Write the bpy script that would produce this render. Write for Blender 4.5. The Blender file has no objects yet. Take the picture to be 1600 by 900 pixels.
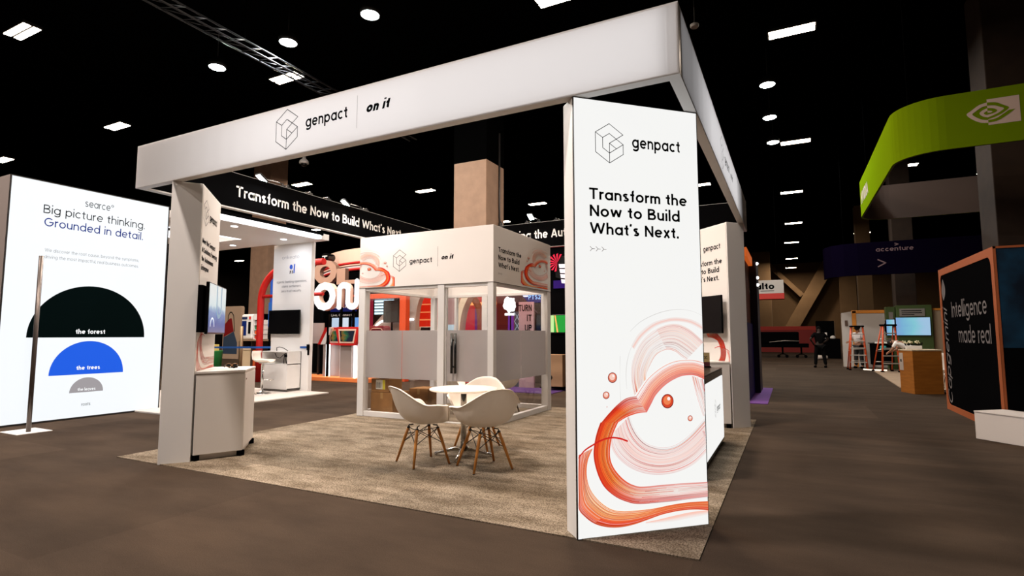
import bpy, bmesh, math, random
from mathutils import Vector as V, Matrix
from math import sin, cos, pi, radians, sqrt

# ------------------------------------------------------------------ camera, world, exposure
SC = bpy.context.scene
COL = SC.collection
cam_data = bpy.data.cameras.new('camera')
cam_data.sensor_width = 36.0
cam_data.lens = 36.0 * 852.67 / 1600.0
cam_data.clip_start = 0.05
cam_data.clip_end = 300
cam = bpy.data.objects.new('camera', cam_data)
cam.location = (0.575, -3.5337, 1.3549)
cam.rotation_euler = (pi / 2 + 0.0864, 0.0008, 0.4708)
COL.objects.link(cam)
SC.camera = cam
world = bpy.data.worlds.new('world')
SC.world = world
world.use_nodes = True
world.node_tree.nodes['Background'].inputs[0].default_value = (1.0, 0.8, 0.62, 1)
world.node_tree.nodes['Background'].inputs[1].default_value = 0.004
SC.view_settings.view_transform = 'Standard'
SC.view_settings.look = 'None'
SC.view_settings.exposure = 0.0
SC.view_settings.gamma = 1.0
SC.view_settings.use_curve_mapping = False
HALL_WATTS = 370.0           # each hall troffer
BAY_WATTS = 260.0            # each high-bay lamp
HALL_GLOW = 30.0             # radiance of the visible diffusers
CEIL = 9.05

# ------------------------------------------------------------------ materials
MATS = {}
def lin(c):
    return tuple((x / 12.92 if x <= 0.04045 else ((x + 0.055) / 1.055) ** 2.4) for x in (v / 255.0 for v in c))
def mat(name, rgb=(200, 200, 200), rough=0.5, emit=0.0, metal=0.0, spec=0.5, raw=False):
    if name in MATS: return MATS[name]
    m = bpy.data.materials.new(name); m.use_nodes = True
    b = m.node_tree.nodes['Principled BSDF']
    c = rgb if raw else lin(rgb)
    b.inputs['Base Color'].default_value = (*c, 1)
    b.inputs['Roughness'].default_value = rough
    b.inputs['Metallic'].default_value = metal
    b.inputs['Specular IOR Level'].default_value = spec
    if emit:
        b.inputs['Emission Color'].default_value = (*c, 1)
        b.inputs['Emission Strength'].default_value = emit
        b.inputs['Base Color'].default_value = (c[0]*.12, c[1]*.12, c[2]*.12, 1)
        b.inputs['Specular IOR Level'].default_value = 0.1
    MATS[name] = m
    return m
def noisy(name, a, b, scale=8.0, rough=0.5, stretch=(1, 1, 1), bump=0.0, detail=4.0, lo=0.35, hi=0.65, spec=0.3, metal=0.0):
    """procedural two-tone surface"""
    if name in MATS: return MATS[name]
    m = bpy.data.materials.new(name); m.use_nodes = True
    nt = m.node_tree; bs = nt.nodes['Principled BSDF']
    tc = nt.nodes.new('ShaderNodeTexCoord'); mp = nt.nodes.new('ShaderNodeMapping')
    mp.inputs['Scale'].default_value = stretch
    nz = nt.nodes.new('ShaderNodeTexNoise'); nz.inputs['Scale'].default_value = scale; nz.inputs['Detail'].default_value = detail
    rp = nt.nodes.new('ShaderNodeValToRGB')
    rp.color_ramp.elements[0].position = lo; rp.color_ramp.elements[0].color = (*lin(a), 1)
    rp.color_ramp.elements[1].position = hi; rp.color_ramp.elements[1].color = (*lin(b), 1)
    nt.links.new(tc.outputs['Object'], mp.inputs['Vector']); nt.links.new(mp.outputs['Vector'], nz.inputs['Vector'])
    nt.links.new(nz.outputs['Fac'], rp.inputs['Fac']); nt.links.new(rp.outputs['Color'], bs.inputs['Base Color'])
    bs.inputs['Roughness'].default_value = rough; bs.inputs['Specular IOR Level'].default_value = spec
    bs.inputs['Metallic'].default_value = metal
    if bump:
        bp = nt.nodes.new('ShaderNodeBump'); bp.inputs['Strength'].default_value = bump; bp.inputs['Distance'].default_value = 0.01
        nt.links.new(nz.outputs['Fac'], bp.inputs['Height']); nt.links.new(bp.outputs['Normal'], bs.inputs['Normal'])
    MATS[name] = m
    return m
def carpet(name, a, b, dark, tile=(0.9, 0.45), fine=220.0, blotch=2.2, fleck=0.45):
    """carpet: blotchy broad tone, plank tiles each a shade apart, fine fleck of pile"""
    m = bpy.data.materials.new(name); m.use_nodes = True
    nt = m.node_tree; L = nt.links; bs = nt.nodes['Principled BSDF']
    tc = nt.nodes.new('ShaderNodeTexCoord')
    n1 = nt.nodes.new('ShaderNodeTexNoise'); n1.inputs['Scale'].default_value = blotch; n1.inputs['Detail'].default_value = 6; n1.inputs['Roughness'].default_value = 0.62
    mp = nt.nodes.new('ShaderNodeMapping'); mp.inputs['Scale'].default_value = (1.0, 2.6, 1)
    L.new(tc.outputs['Object'], mp.inputs[0]); L.new(mp.outputs[0], n1.inputs['Vector'])
    r1 = nt.nodes.new('ShaderNodeValToRGB')
    r1.color_ramp.elements[0].position = 0.36; r1.color_ramp.elements[0].color = (*lin(a), 1)
    r1.color_ramp.elements[1].position = 0.64; r1.color_ramp.elements[1].color = (*lin(b), 1)
    L.new(n1.outputs['Fac'], r1.inputs['Fac'])
    br = nt.nodes.new('ShaderNodeTexBrick'); br.inputs['Scale'].default_value = 1.0
    br.inputs['Brick Width'].default_value = tile[0]; br.inputs['Row Height'].default_value = tile[1]
    br.inputs['Mortar Size'].default_value = 0.0; br.inputs['Color1'].default_value = (0.84, 0.84, 0.84, 1); br.inputs['Color2'].default_value = (1.12, 1.12, 1.12, 1)
    L.new(tc.outputs['Object'], br.inputs['Vector'])
    n2 = nt.nodes.new('ShaderNodeTexNoise'); n2.inputs['Scale'].default_value = fine; n2.inputs['Detail'].default_value = 3
    L.new(tc.outputs['Object'], n2.inputs['Vector'])
    r2 = nt.nodes.new('ShaderNodeValToRGB')
    r2.color_ramp.elements[0].position = 0.38; r2.color_ramp.elements[0].color = (*lin(dark), 1)
    r2.color_ramp.elements[1].position = 0.62; r2.color_ramp.elements[1].color = (1, 1, 1, 1)
    L.new(n2.outputs['Fac'], r2.inputs['Fac'])
    m1 = nt.nodes.new('ShaderNodeMix'); m1.data_type = 'RGBA'; m1.blend_type = 'MULTIPLY'; m1.inputs[0].default_value = 1.0
    L.new(r1.outputs[0], m1.inputs[6]); L.new(br.outputs[0], m1.inputs[7])
    m2 = nt.nodes.new('ShaderNodeMix'); m2.data_type = 'RGBA'; m2.blend_type = 'MULTIPLY'; m2.inputs[0].default_value = fleck
    L.new(m1.outputs[2], m2.inputs[6]); L.new(r2.outputs[0], m2.inputs[7])
    L.new(m2.outputs[2], bs.inputs['Base Color'])
    bs.inputs['Roughness'].default_value = 0.95; bs.inputs['Specular IOR Level'].default_value = 0.05
    bp = nt.nodes.new('ShaderNodeBump'); bp.inputs['Strength'].default_value = 0.5; bp.inputs['Distance'].default_value = 0.006
    L.new(n2.outputs['Fac'], bp.inputs['Height']); L.new(bp.outputs['Normal'], bs.inputs['Normal'])
    MATS[name] = m
    return m
def print_mat(name, emit):
    """artwork printed on fabric: ink colours come from the 'ink' attribute, lit from behind if emit"""
    m = bpy.data.materials.new(name); m.use_nodes = True
    nt = m.node_tree; b = nt.nodes['Principled BSDF']
    at = nt.nodes.new('ShaderNodeAttribute'); at.attribute_name = 'ink'
    b.inputs['Roughness'].default_value = 0.7; b.inputs['Specular IOR Level'].default_value = 0.1
    if not emit: nt.links.new(at.outputs['Color'], b.inputs['Base Color'])
    else:
        b.inputs['Base Color'].default_value = (.08, .08, .08, 1)
        nt.links.new(at.outputs['Color'], b.inputs['Emission Color']); b.inputs['Emission Strength'].default_value = emit
    MATS[name] = m
    return m
def fabric_translucent(name, rgb, fac=0.5):
    m = bpy.data.materials.new(name); m.use_nodes = True
    nt = m.node_tree; out = nt.nodes['Material Output']
    d = nt.nodes.new('ShaderNodeBsdfDiffuse'); t = nt.nodes.new('ShaderNodeBsdfTranslucent'); mx = nt.nodes.new('ShaderNodeMixShader')
    d.inputs[0].default_value = (*lin(rgb), 1); t.inputs[0].default_value = (*lin(rgb), 1); mx.inputs[0].default_value = fac
    nt.links.new(d.outputs[0], mx.inputs[1]); nt.links.new(t.outputs[0], mx.inputs[2]); nt.links.new(mx.outputs[0], out.inputs[0])
    MATS[name] = m
    return m
def glass(name, refl=0.06, tint=(1, 1, 1)):
    m = bpy.data.materials.new(name); m.use_nodes = True
    nt = m.node_tree; out = nt.nodes['Material Output']
    t = nt.nodes.new('ShaderNodeBsdfTransparent'); g = nt.nodes.new('ShaderNodeBsdfGlossy'); mx = nt.nodes.new('ShaderNodeMixShader')
    t.inputs[0].default_value = (*tint, 1); g.inputs['Roughness'].default_value = 0.02; mx.inputs[0].default_value = refl
    nt.links.new(t.outputs[0], mx.inputs[1]); nt.links.new(g.outputs[0], mx.inputs[2]); nt.links.new(mx.outputs[0], out.inputs[0])
    MATS[name] = m
    return m
def frost(name, rgb, clear=0.12):
    m = bpy.data.materials.new(name); m.use_nodes = True
    nt = m.node_tree; out = nt.nodes['Material Output']
    d = nt.nodes.new('ShaderNodeBsdfDiffuse'); l = nt.nodes.new('ShaderNodeBsdfTranslucent'); t = nt.nodes.new('ShaderNodeBsdfTransparent')
    a = nt.nodes.new('ShaderNodeMixShader'); b = nt.nodes.new('ShaderNodeMixShader')
    d.inputs[0].default_value = (*lin(rgb), 1); l.inputs[0].default_value = (*lin(rgb), 1)
    a.inputs[0].default_value = 0.4; b.inputs[0].default_value = clear
    nt.links.new(d.outputs[0], a.inputs[1]); nt.links.new(l.outputs[0], a.inputs[2])
    nt.links.new(a.outputs[0], b.inputs[1]); nt.links.new(t.outputs[0], b.inputs[2]); nt.links.new(b.outputs[0], out.inputs[0])
    MATS[name] = m
    return m

# ------------------------------------------------------------------ mesh builder
Z = V((0, 0, 1))
class MB:
    def __init__(s): s.v = []; s.f = []; s.ink = None; s.sm = []
    def add(s, verts, faces, ink=None, smooth=False):
        n = len(s.v); s.v += [V(p) for p in verts]; s.f += [tuple(i + n for i in f) for f in faces]
        s.sm += [smooth] * len(faces)
        if ink is not None or s.ink is not None:
            if s.ink is None: s.ink = [(1, 1, 1)] * (len(s.f) - len(faces))
            s.ink += (ink if ink else [(1, 1, 1)] * len(faces))
        return s
    def box(s, x0, x1, y0, y1, z0, z1, bev=0.0, M=None):
        bm = bmesh.new()
        bmesh.ops.create_cube(bm, size=1.0)
        for v in bm.verts: v.co = V(((x0 + x1) / 2 + v.co.x * (x1 - x0), (y0 + y1) / 2 + v.co.y * (y1 - y0), (z0 + z1) / 2 + v.co.z * (z1 - z0)))
        return s._bm(bm, bev, M)
    def _bm(s, bm, bev=0.0, M=None, seg=2, smooth=False):
        if bev: bmesh.ops.bevel(bm, geom=list(bm.edges), offset=bev, segments=seg, affect='EDGES', profile=0.5)
        bm.verts.index_update()
        vs = [(M @ v.co if M else v.co.copy()) for v in bm.verts]
        s.add(vs, [tuple(v.index for v in f.verts) for f in bm.faces], smooth=smooth)
        bm.free(); return s
    def prism(s, pts, ax, bev=0.0, smooth=False):
        """closed polygon pts (3D) swept by vector ax"""
        n = len(pts); ax = V(ax); P = [V(p) for p in pts]
        bm = bmesh.new()
        a = [bm.verts.new(p) for p in P]; b = [bm.verts.new(p + ax) for p in P]
        bm.faces.new(a[::-1]); bm.faces.new(b)
        for i in range(n): bm.faces.new((a[i], a[(i + 1) % n], b[(i + 1) % n], b[i]))
        bmesh.ops.recalc_face_normals(bm, faces=list(bm.faces))
        return s._bm(bm, bev)
    def foot(s, poly, z0, z1, bev=0.0):
        return s.prism([(p[0], p[1], z0) for p in poly], (0, 0, z1 - z0), bev)
    def cyl(s, p0, p1, r0, r1=None, n=16, smooth=True):
        r1 = r0 if r1 is None else r1
        p0, p1 = V(p0), V(p1); d = (p1 - p0).normalized()
        a = d.orthogonal().normalized(); b = d.cross(a)
        vs = [p0 + (a * cos(t) + b * sin(t)) * r0 for t in [2 * pi * i / n for i in range(n)]]
        vs += [p1 + (a * cos(t) + b * sin(t)) * r1 for t in [2 * pi * i / n for i in range(n)]]
        s.add(vs, [(i, (i + 1) % n, n + (i + 1) % n, n + i) for i in range(n)], smooth=smooth)
        k = len(s.v) - 2 * n
        s.f += [tuple(range(k + n - 1, k - 1, -1)), tuple(range(k + n, k + 2 * n))]; s.sm += [False, False]
        return s
    def tube(s, path, r, n=8, closed=False, smooth=True):
        P = [V(p) for p in path]; m = len(P)
        rr = r if isinstance(r, (list, tuple)) else [r] * m
        T = []
        for i in range(m):
            a = P[(i - 1) % m] if (closed or i > 0) else P[i]; b = P[(i + 1) % m] if (closed or i < m - 1) else P[i]
            T.append((b - a).normalized())
        nrm = T[0].orthogonal().normalized(); vs = []
        for i in range(m):
            nrm = (nrm - T[i] * nrm.dot(T[i]))
            nrm = nrm.normalized() if nrm.length > 1e-6 else T[i].orthogonal().normalized()
            bi = T[i].cross(nrm)
            vs += [P[i] + (nrm * cos(2 * pi * j / n) + bi * sin(2 * pi * j / n)) * rr[i] for j in range(n)]
        fs = []
        for i in range(m if closed else m - 1):
            for j in range(n):
                k = (i + 1) % m
                fs.append((i * n + j, i * n + (j + 1) % n, k * n + (j + 1) % n, k * n + j))
        s.add(vs, fs, smooth=smooth)
        if not closed:
            k = len(s.v) - m * n
            s.f += [tuple(range(k + n - 1, k - 1, -1)), tuple(range(k + (m - 1) * n, k + m * n))]; s.sm += [False, False]
        return s
    def lathe(s, prof, c, n=24, smooth=True):
        c = V(c); vs = []; fs = []; m = len(prof)
        for r, z in prof: vs += [c + V((r * cos(2 * pi * j / n), r * sin(2 * pi * j / n), z)) for j in range(n)]
        for i in range(m - 1):
            for j in range(n): fs.append((i * n + j, i * n + (j + 1) % n, (i + 1) * n + (j + 1) % n, (i + 1) * n + j))
        s.add(vs, fs, smooth=smooth); k = len(s.v) - m * n
        s.f += [tuple(range(k + n - 1, k - 1, -1)), tuple(range(k + (m - 1) * n, k + m * n))]; s.sm += [False, False]
        return s
    def ball(s, c, r, sc=(1, 1, 1), n=16, M=None):
        bm = bmesh.new(); bmesh.ops.create_uvsphere(bm, u_segments=n, v_segments=max(6, n * 2 // 3), radius=1.0)
        for v in bm.verts:
            q = V((v.co.x * r * sc[0], v.co.y * r * sc[1], v.co.z * r * sc[2]))
            v.co = V(c) + (M @ q if M else q)
        return s._bm(bm, smooth=True)
    def build(s, name, material, parent=None, local=False):
        me = bpy.data.meshes.new(name)
        off = V((0, 0, 0))
        if parent is not None and not local:
            q = parent
            while q is not None: off += q.location; q = q.parent
        me.from_pydata([tuple(p - off) for p in s.v], [], s.f); me.update()
        me.materials.append(material)
        for p, sm in zip(me.polygons, s.sm): p.use_smooth = sm
        if s.ink is not None:
            at = me.attributes.new('ink', 'FLOAT_COLOR', 'FACE')
            at.data.foreach_set('color', [x for c in s.ink for x in (*c, 1.0)])
        o = bpy.data.objects.new(name, me); COL.objects.link(o)
        if parent is not None: o.parent = parent
        return o

def thing(name, label, cat, loc=(0, 0, 0), rz=0.0, group=None):
    o = bpy.data.objects.new(name, None); o.empty_display_size = 0.1
    o.location = loc; o.rotation_euler = (0, 0, rz); COL.objects.link(o)
    return tag(o, label, cat, group)
def tag(o, label, cat, group=None):
    o['label'] = label; o['category'] = cat
    if group: o['group'] = group
    return o
def struct(o): o['kind'] = 'structure'; return o
def lab(o, label): o['label'] = label; return o
def dup(root, loc, rz, label, group=None):
    r = root.copy(); COL.objects.link(r); r.location = loc; r.rotation_euler = (0, 0, rz); r['label'] = label
    if group: r['group'] = group
    for ch in list(root.children):
        c = ch.copy(); COL.objects.link(c); c.parent = r
        for g in list(ch.children):
            d = g.copy(); COL.objects.link(d); d.parent = c
    return r
def area_lamp(name, loc, sx, sy, watts, rgb, direction=(0, 0, -1), parent=None, spread=pi):
    l = bpy.data.lights.new(name, 'AREA'); l.shape = 'RECTANGLE'; l.size = sx; l.size_y = sy; l.energy = watts; l.color = rgb
    l.spread = spread
    o = bpy.data.objects.new(name, l); o.location = loc
    o.rotation_euler = V(direction).to_track_quat('-Z', 'Y').to_euler()
    COL.objects.link(o)
    if parent is not None:
        o.parent = parent
        off = V((0, 0, 0)); q = parent
        while q is not None: off += q.location; q = q.parent
        o.location = V(loc) - off
    return o

# ------------------------------------------------------------------ panels: flat faces that carry print and lettering
class Panel:
    def __init__(s, o, xd):
        s.o = V(o); s.x = V(xd).normalized(); s.n = s.x.cross(Z)
    def p(s, u, v, off=0.0): return s.o + s.x * u + Z * v + s.n * off
FONTCACHE = {}
def glyphs(txt, bold, shear):
    key = (txt, bold, shear)
    if key not in FONTCACHE:
        c = bpy.data.curves.new('lettering', 'FONT'); c.body = txt; c.size = 1.0; c.offset = bold; c.shear = shear; c.resolution_u = 3
        o = bpy.data.objects.new('lettering', c); COL.objects.link(o)
        bpy.context.view_layer.update()
        m = o.to_mesh(); FONTCACHE[key] = ([tuple(v.co) for v in m.vertices], [tuple(p.vertices) for p in m.polygons])
        o.to_mesh_clear(); bpy.data.objects.remove(o); bpy.data.curves.remove(c)
    return FONTCACHE[key]
# stroke lettering: plain geometric sans drawn from arcs and bars (cap height 0.7, x-height 0.5)
def _arc(cx, cy, rx, ry, a0, a1, n=14):
    return [(cx + rx * cos(radians(a0 + (a1 - a0) * i / n)), cy + ry * sin(radians(a0 + (a1 - a0) * i / n))) for i in range(n + 1)]
def glyph_strokes(ch, w):
    """strokes (centre lines) and advance of one letter for stroke width w"""
    h = w / 2; X = .5; C = .7; D = -.2; A = .74
    r = .25; rx = r - h; ry = X / 2 - h + .006; cx = r; cy = X / 2
    ring = _arc(cx, cy, rx, ry, 0, 360, 30)
    B2 = .5
    g = None
    if ch == 'a': g = ([ring, [(2 * r - h, X), (2 * r - h, 0)]], .5)
    elif ch == 'b': g = ([ring, [(h, A), (h, 0)]], .5)
    elif ch == 'c': g = ([_arc(cx, cy, rx, ry, 48, 312, 24)], .45)
    elif ch == 'd': g = ([ring, [(2 * r - h, A), (2 * r - h, 0)]], .5)
    elif ch == 'e': g = ([[(2 * r - h - .01, cy - .0)] + [(h, cy)], _arc(cx, cy, rx, ry, 0, 318, 28)], .49)
    elif ch == 'f': g = ([[(.09 + h, 0), (.09 + h, A - .15)] + _arc(.09 + h + .13 - h, A - .15 + 0, .13 - h, .15 - h, 180, 80, 8), [(0, X - h), (.25, X - h)]], .26)
    elif ch == 'g': g = ([ring, [(2 * r - h, X), (2 * r - h, -.02)] + _arc(cx, -.02, rx, .18 - h, 0, -150, 14)], .5)
    elif ch == 'h': g = ([[(h, A), (h, 0)], _arc(.215, X - .2, .215 - h, .2 - h, 180, 0, 12) + [(.43 - h, 0)]], .43)
    elif ch == 'i': g = ([[(h, X), (h, 0)], [(h, A - .1), (h, A)]], w)
    elif ch == 'j': g = ([[(h, X), (h, D)], [(h, A - .1), (h, A)]], w)
    elif ch == 'k': g = ([[(h, A), (h, 0)], [(h, .17), (.38, X)], [(.16, .28), (.4, 0)]], .41)
    elif ch == 'l': g = ([[(h, A), (h, 0)]], w)
    elif ch == 'm': g = ([[(h, X), (h, 0)], _arc(.19, X - .18, .19 - h, .18 - h, 180, 0, 12) + [(.38 - h, 0)], _arc(.19 + .38 - w, X - .18, .19 - h, .18 - h, 180, 0, 12) + [(.76 - w - h, 0)]], .76 - w)
    elif ch == 'n': g = ([[(h, X), (h, 0)], _arc(.215, X - .2, .215 - h, .2 - h, 180, 0, 12) + [(.43 - h, 0)]], .43)
    elif ch == 'o': g = ([ring], .5)
    elif ch == 'p': g = ([ring, [(h, X), (h, D)]], .5)
    elif ch == 'q': g = ([ring, [(2 * r - h, X), (2 * r - h, D)]], .5)
    elif ch == 'r': g = ([[(h, X), (h, 0)], _arc(h + .17, X - .2, .17, .2 - h, 180, 78, 8)], .25)
    elif ch == 's': g = ([_arc(.185, X - .135 + .006, .175 - h, .135 - h, 35, 270, 14) + _arc(.185, .135 - .003, .19 - h, .138 - h, 88, -150, 14)], .38)
    elif ch == 't': g = ([[(.09 + h, X + .14), (.09 + h, .12)] + _arc(.09 + h + .1, .12, .1, .12 - h, 180, 275, 6), [(0, X - h), (.27, X - h)]], .28)
    elif ch == 'u': g = ([[(h, X), (h, .2)] + _arc(.215, .2, .215 - h, .2 - h, 180, 360, 12), [(.43 - h, X), (.43 - h, 0)]], .43)
    elif ch == 'v': g = ([[(h * .9, X), (.22, h * .7)], [(.44 - h * .9, X), (.22, h * .7)]], .44)
    elif ch == 'w': g = ([[(h * .9, X), (.185, h * .6)], [(.185, h * .6), (.34, X - h * .5)], [(.34, X - h * .5), (.495, h * .6)], [(.495, h * .6), (.68 - h * .9, X)]], .68)
    elif ch == 'x': g = ([[(h, X), (.43 - h, 0)], [(.43 - h, X), (h, 0)]], .43)
    elif ch == 'y': g = ([[(h * .9, X), (.225, .03)], [(.44 - h * .9, X), (.15, D)]], .44)
    elif ch == 'z': g = ([[(0, X - h), (.37, X - h)], [(.35, X - h), (.03, h)], [(0, h), (.38, h)]], .38)
    elif ch == 'A': g = ([[(h, 0), (.31, C - h * .4)], [(.62 - h, 0), (.31, C - h * .4)], [(.14, .2), (.48, .2)]], .62)
    elif ch == 'B': g = ([[(h, 0), (h, C)], [(h, C - h), (.27, C - h)] + _arc(.27, C - .175, .19 - h, .175 - h, 90, -90, 12) + [(h, C / 2)], [(h, C / 2), (.29, C / 2)] + _arc(.29, .175 + .0, .22 - h, .175 - 0, 90, 60, 2)[:1] + _arc(.29, C / 4 + h / 2, .22 - h, C / 4 - h / 2, 90, -90, 12) + [(h, h)]], .51)
    elif ch == 'C': g = ([_arc(.35, C / 2, .35 - h, C / 2 - h, 45, 315, 28)], .62)
    elif ch == 'D': g = ([[(h, 0), (h, C)], [(h, C - h), (.25, C - h)] + _arc(.25, C / 2, .33 - h, C / 2 - h, 90, -90, 18) + [(h, h)]], .58)
    elif ch == 'E': g = ([[(h, 0), (h, C)], [(h, C - h), (.42, C - h)], [(h, C / 2), (.39, C / 2)], [(h, h), (.43, h)]], .44)
    elif ch == 'F': g = ([[(h, 0), (h, C)], [(h, C - h), (.42, C - h)], [(h, C / 2), (.38, C / 2)]], .42)
    elif ch == 'G': g = ([_arc(.35, C / 2, .35 - h, C / 2 - h, 45, 360, 30), [(.37, C / 2), (.7, C / 2)]], .7)
    elif ch == 'H': g = ([[(h, 0), (h, C)], [(.54 - h, 0), (.54 - h, C)], [(h, C / 2), (.54 - h, C / 2)]], .54)
    elif ch == 'I': g = ([[(h, 0), (h, C)]], w)
    elif ch == 'L': g = ([[(h, 0), (h, C)], [(h, h), (.4, h)]], .4)
    elif ch == 'M': g = ([[(h, 0), (h, C)], [(h, C), (.34, .1)], [(.68 - h, C), (.34, .1)], [(.68 - h, 0), (.68 - h, C)]], .68)
    elif ch == 'N': g = ([[(h, 0), (h, C)], [(h, C - h * .6), (.54 - h, h * .6)], [(.54 - h, 0), (.54 - h, C)]], .54)
    elif ch == 'O': g = ([_arc(.36, C / 2, .36 - h, C / 2 - h, 0, 360, 34)], .72)
    elif ch == 'P': g = ([[(h, 0), (h, C)], [(h, C - h), (.27, C - h)] + _arc(.27, C - .2, .22 - h, .2 - h, 90, -90, 12) + [(h, C - .4 + h)]], .49)
    elif ch == 'R': g = ([[(h, 0), (h, C)], [(h, C - h), (.27, C - h)] + _arc(.27, C - .2, .22 - h, .2 - h, 90, -90, 12) + [(h, C - .4 + h)], [(.22, C - .4 + h), (.48 - h, 0)]], .5)
    elif ch == 'S': g = ([_arc(.25, C - .185, .23 - h, .185 - h, 35, 270, 14) + _arc(.25, .182, .25 - h, .185 - h, 88, -150, 14)], .5)
    elif ch == 'T': g = ([[(.26, 0), (.26, C)], [(0, C - h), (.52, C - h)]], .52)
    elif ch == 'U': g = ([[(h, C), (h, .25)] + _arc(.26, .25, .26 - h, .25 - h, 180, 360, 14) + [(.52 - h, C)]], .52)
    elif ch == 'V': g = ([[(h, C), (.3, h * .6)], [(.6 - h, C), (.3, h * .6)]], .6)
    elif ch == 'W': g = ([[(h * .9, C), (.25, h * .6)], [(.25, h * .6), (.46, C - h * .5)], [(.46, C - h * .5), (.67, h * .6)], [(.67, h * .6), (.92 - h * .9, C)]], .92)
    elif ch == 'Z': g = ([[(0, C - h), (.5, C - h)], [(.47, C - h), (.03, h)], [(0, h), (.5, h)]], .5)
    elif ch == '0': g = ([_arc(.25, C / 2, .25 - h, C / 2 - h, 0, 360, 30)], .5)
    elif ch == '2': g = ([_arc(.23, C - .21, .22 - h, .21 - h, 165, -25, 14) + [(h, h)], [(h * .6, h), (.45, h)]], .46)
    elif ch == '3': g = ([_arc(.22, C - .18, .2 - h, .18 - h, 150, -90, 14), _arc(.22, .185, .23 - h, .185 - h, 90, -150, 14)], .46)
    elif ch == '.': g = ([[(h * 1.15, 0), (h * 1.15, w * 1.15)]], w * 1.15)
    elif ch == ',': g = ([[(h * 1.15, w), (h * .6, -.08)]], w)
    elif ch == "'": g = ([[(h * 1.2, A), (h * .5, A - .16)]], w)
    elif ch == '-': g = ([[(0, .25), (.22, .25)]], .22)
    elif ch == ' ': g = ([], .2)
    return g
def stroke_text(txt, w):
    """vertices and quads of a line of lettering in font units"""
    vs = []; fs = []; x = 0.0; h = w / 2
    gap = .115 - w * .3
    for ch in txt:
        g = glyph_strokes(ch, w)
        if g is None: g = glyph_strokes('o', w)
        for st in g[0]:
            n = len(st); base = len(vs); closed = abs(st[0][0] - st[-1][0]) + abs(st[0][1] - st[-1][1]) < 1e-6
            for i, p in enumerate(st):
                a = st[i - 1] if i > 0 else (st[n - 2] if closed else p); b = st[i + 1] if i < n - 1 else (st[1] if closed else p)
                d1 = V((p[0] - a[0], p[1] - a[1])); d2 = V((b[0] - p[0], b[1] - p[1]))
                if d1.length < 1e-7: d1 = d2
                if d2.length < 1e-7: d2 = d1
                t = (d1.normalized() + d2.normalized())
                t = t.normalized() if t.length > 1e-6 else d1.normalized()
                k = min(1.6, 1.0 / max(.3, t.dot(d1.normalized()))); nn = V((-t.y, t.x)) * h * k
                vs += [(x + p[0] + nn.x, p[1] + nn.y), (x + p[0] - nn.x, p[1] - nn.y)]
            fs += [(base + 2 * i + 1, base + 2 * i + 3, base + 2 * i + 2, base + 2 * i) for i in range(n - 1)]
        x += g[1] + gap
    return vs, fs
def text(mb, pan, txt, u0, v0, w=None, cap=0.1, bold=0.0, shear=0.0, off=0.003, vert=False, align='l'):
    vs, fs = stroke_text(txt, max(.03, .085 + bold * 2.6))
    if not vs: return
    vs = [(a + b * shear, b) for a, b in vs]
    x0 = min(v[0] for v in vs); x1 = max(v[0] for v in vs)
    sy = cap / .7; sx = (w / (x1 - x0)) if w else sy
    W = (x1 - x0) * sx; sh = {'l': 0, 'c': -W / 2, 'r': -W}[align]
    P = []
    for k, v in enumerate(vs):
        a = (v[0] - x0) * sx + sh; b = v[1] * sy
        P.append(pan.p(u0 - b, v0 + a, off) if vert else pan.p(u0 + a, v0 + b, off))
    mb.add(P, fs)
LOGO = dict(A=(.5, 1), B=(1, .75), C=(0, .75), D=(.26, .63), E=(.5, .75), G=(1, .5), H=(.5, .5), I=(.745, .38), J=(0, .25), K=(.5, 0), L=(.26, .37), M=(.5, .25), N=(1, .25))
def line(mb, pan, pts, w, off=0.003, ink=None):
    for (a, b) in zip(pts[:-1], pts[1:]):
        a, b = V((a[0], a[1])), V((b[0], b[1])); d = (b - a)
        if d.length < 1e-6: continue
        d.normalize(); n = V((-d.y, d.x)) * w / 2; a2 = a - d * w * .3; b2 = b + d * w * .3
        q = [a2 - n, b2 - n, b2 + n, a2 + n]
        mb.add([pan.p(k.x, k.y, off) for k in q], [(0, 1, 2, 3)], [ink] if ink else None)
def cube_logo(mb, pan, u, v, w, h, lw=0.004, off=0.003):
    for ch in ('CAB', 'BH', 'CDEG', 'DLMG', 'HM', 'HI', 'CJKNG', 'MK'):
        line(mb, pan, [(u + LOGO[c][0] * w, v + LOGO[c][1] * h) for c in ch], lw, off)
def poly(mb, pan, pts, off=0.003, ink=None):
    mb.add([pan.p(a, b, off) for a, b in pts], [tuple(range(len(pts)))], [ink] if ink else None)
def slab(mb, pan, u0, u1, v0, v1, d0=0.0, d1=-0.02, bev=0.0):
    """box on a panel from depth d0 to d1 along the normal"""
    pts = [pan.p(u0, v0, d1), pan.p(u1, v0, d1), pan.p(u1, v1, d1), pan.p(u0, v1, d1)]
    return mb.prism(pts, pan.n * (d0 - d1), bev)
def rrect(u0, u1, v0, v1, r, n=6):
    out = []
    for cx, cy, a0 in ((u1 - r, v0 + r, -90), (u1 - r, v1 - r, 0), (u0 + r, v1 - r, 90), (u0 + r, v0 + r, 180)):
        out += [(cx + r * cos(radians(a0 + 90 * i / n)), cy + r * sin(radians(a0 + 90 * i / n))) for i in range(n + 1)]
    return out
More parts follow.
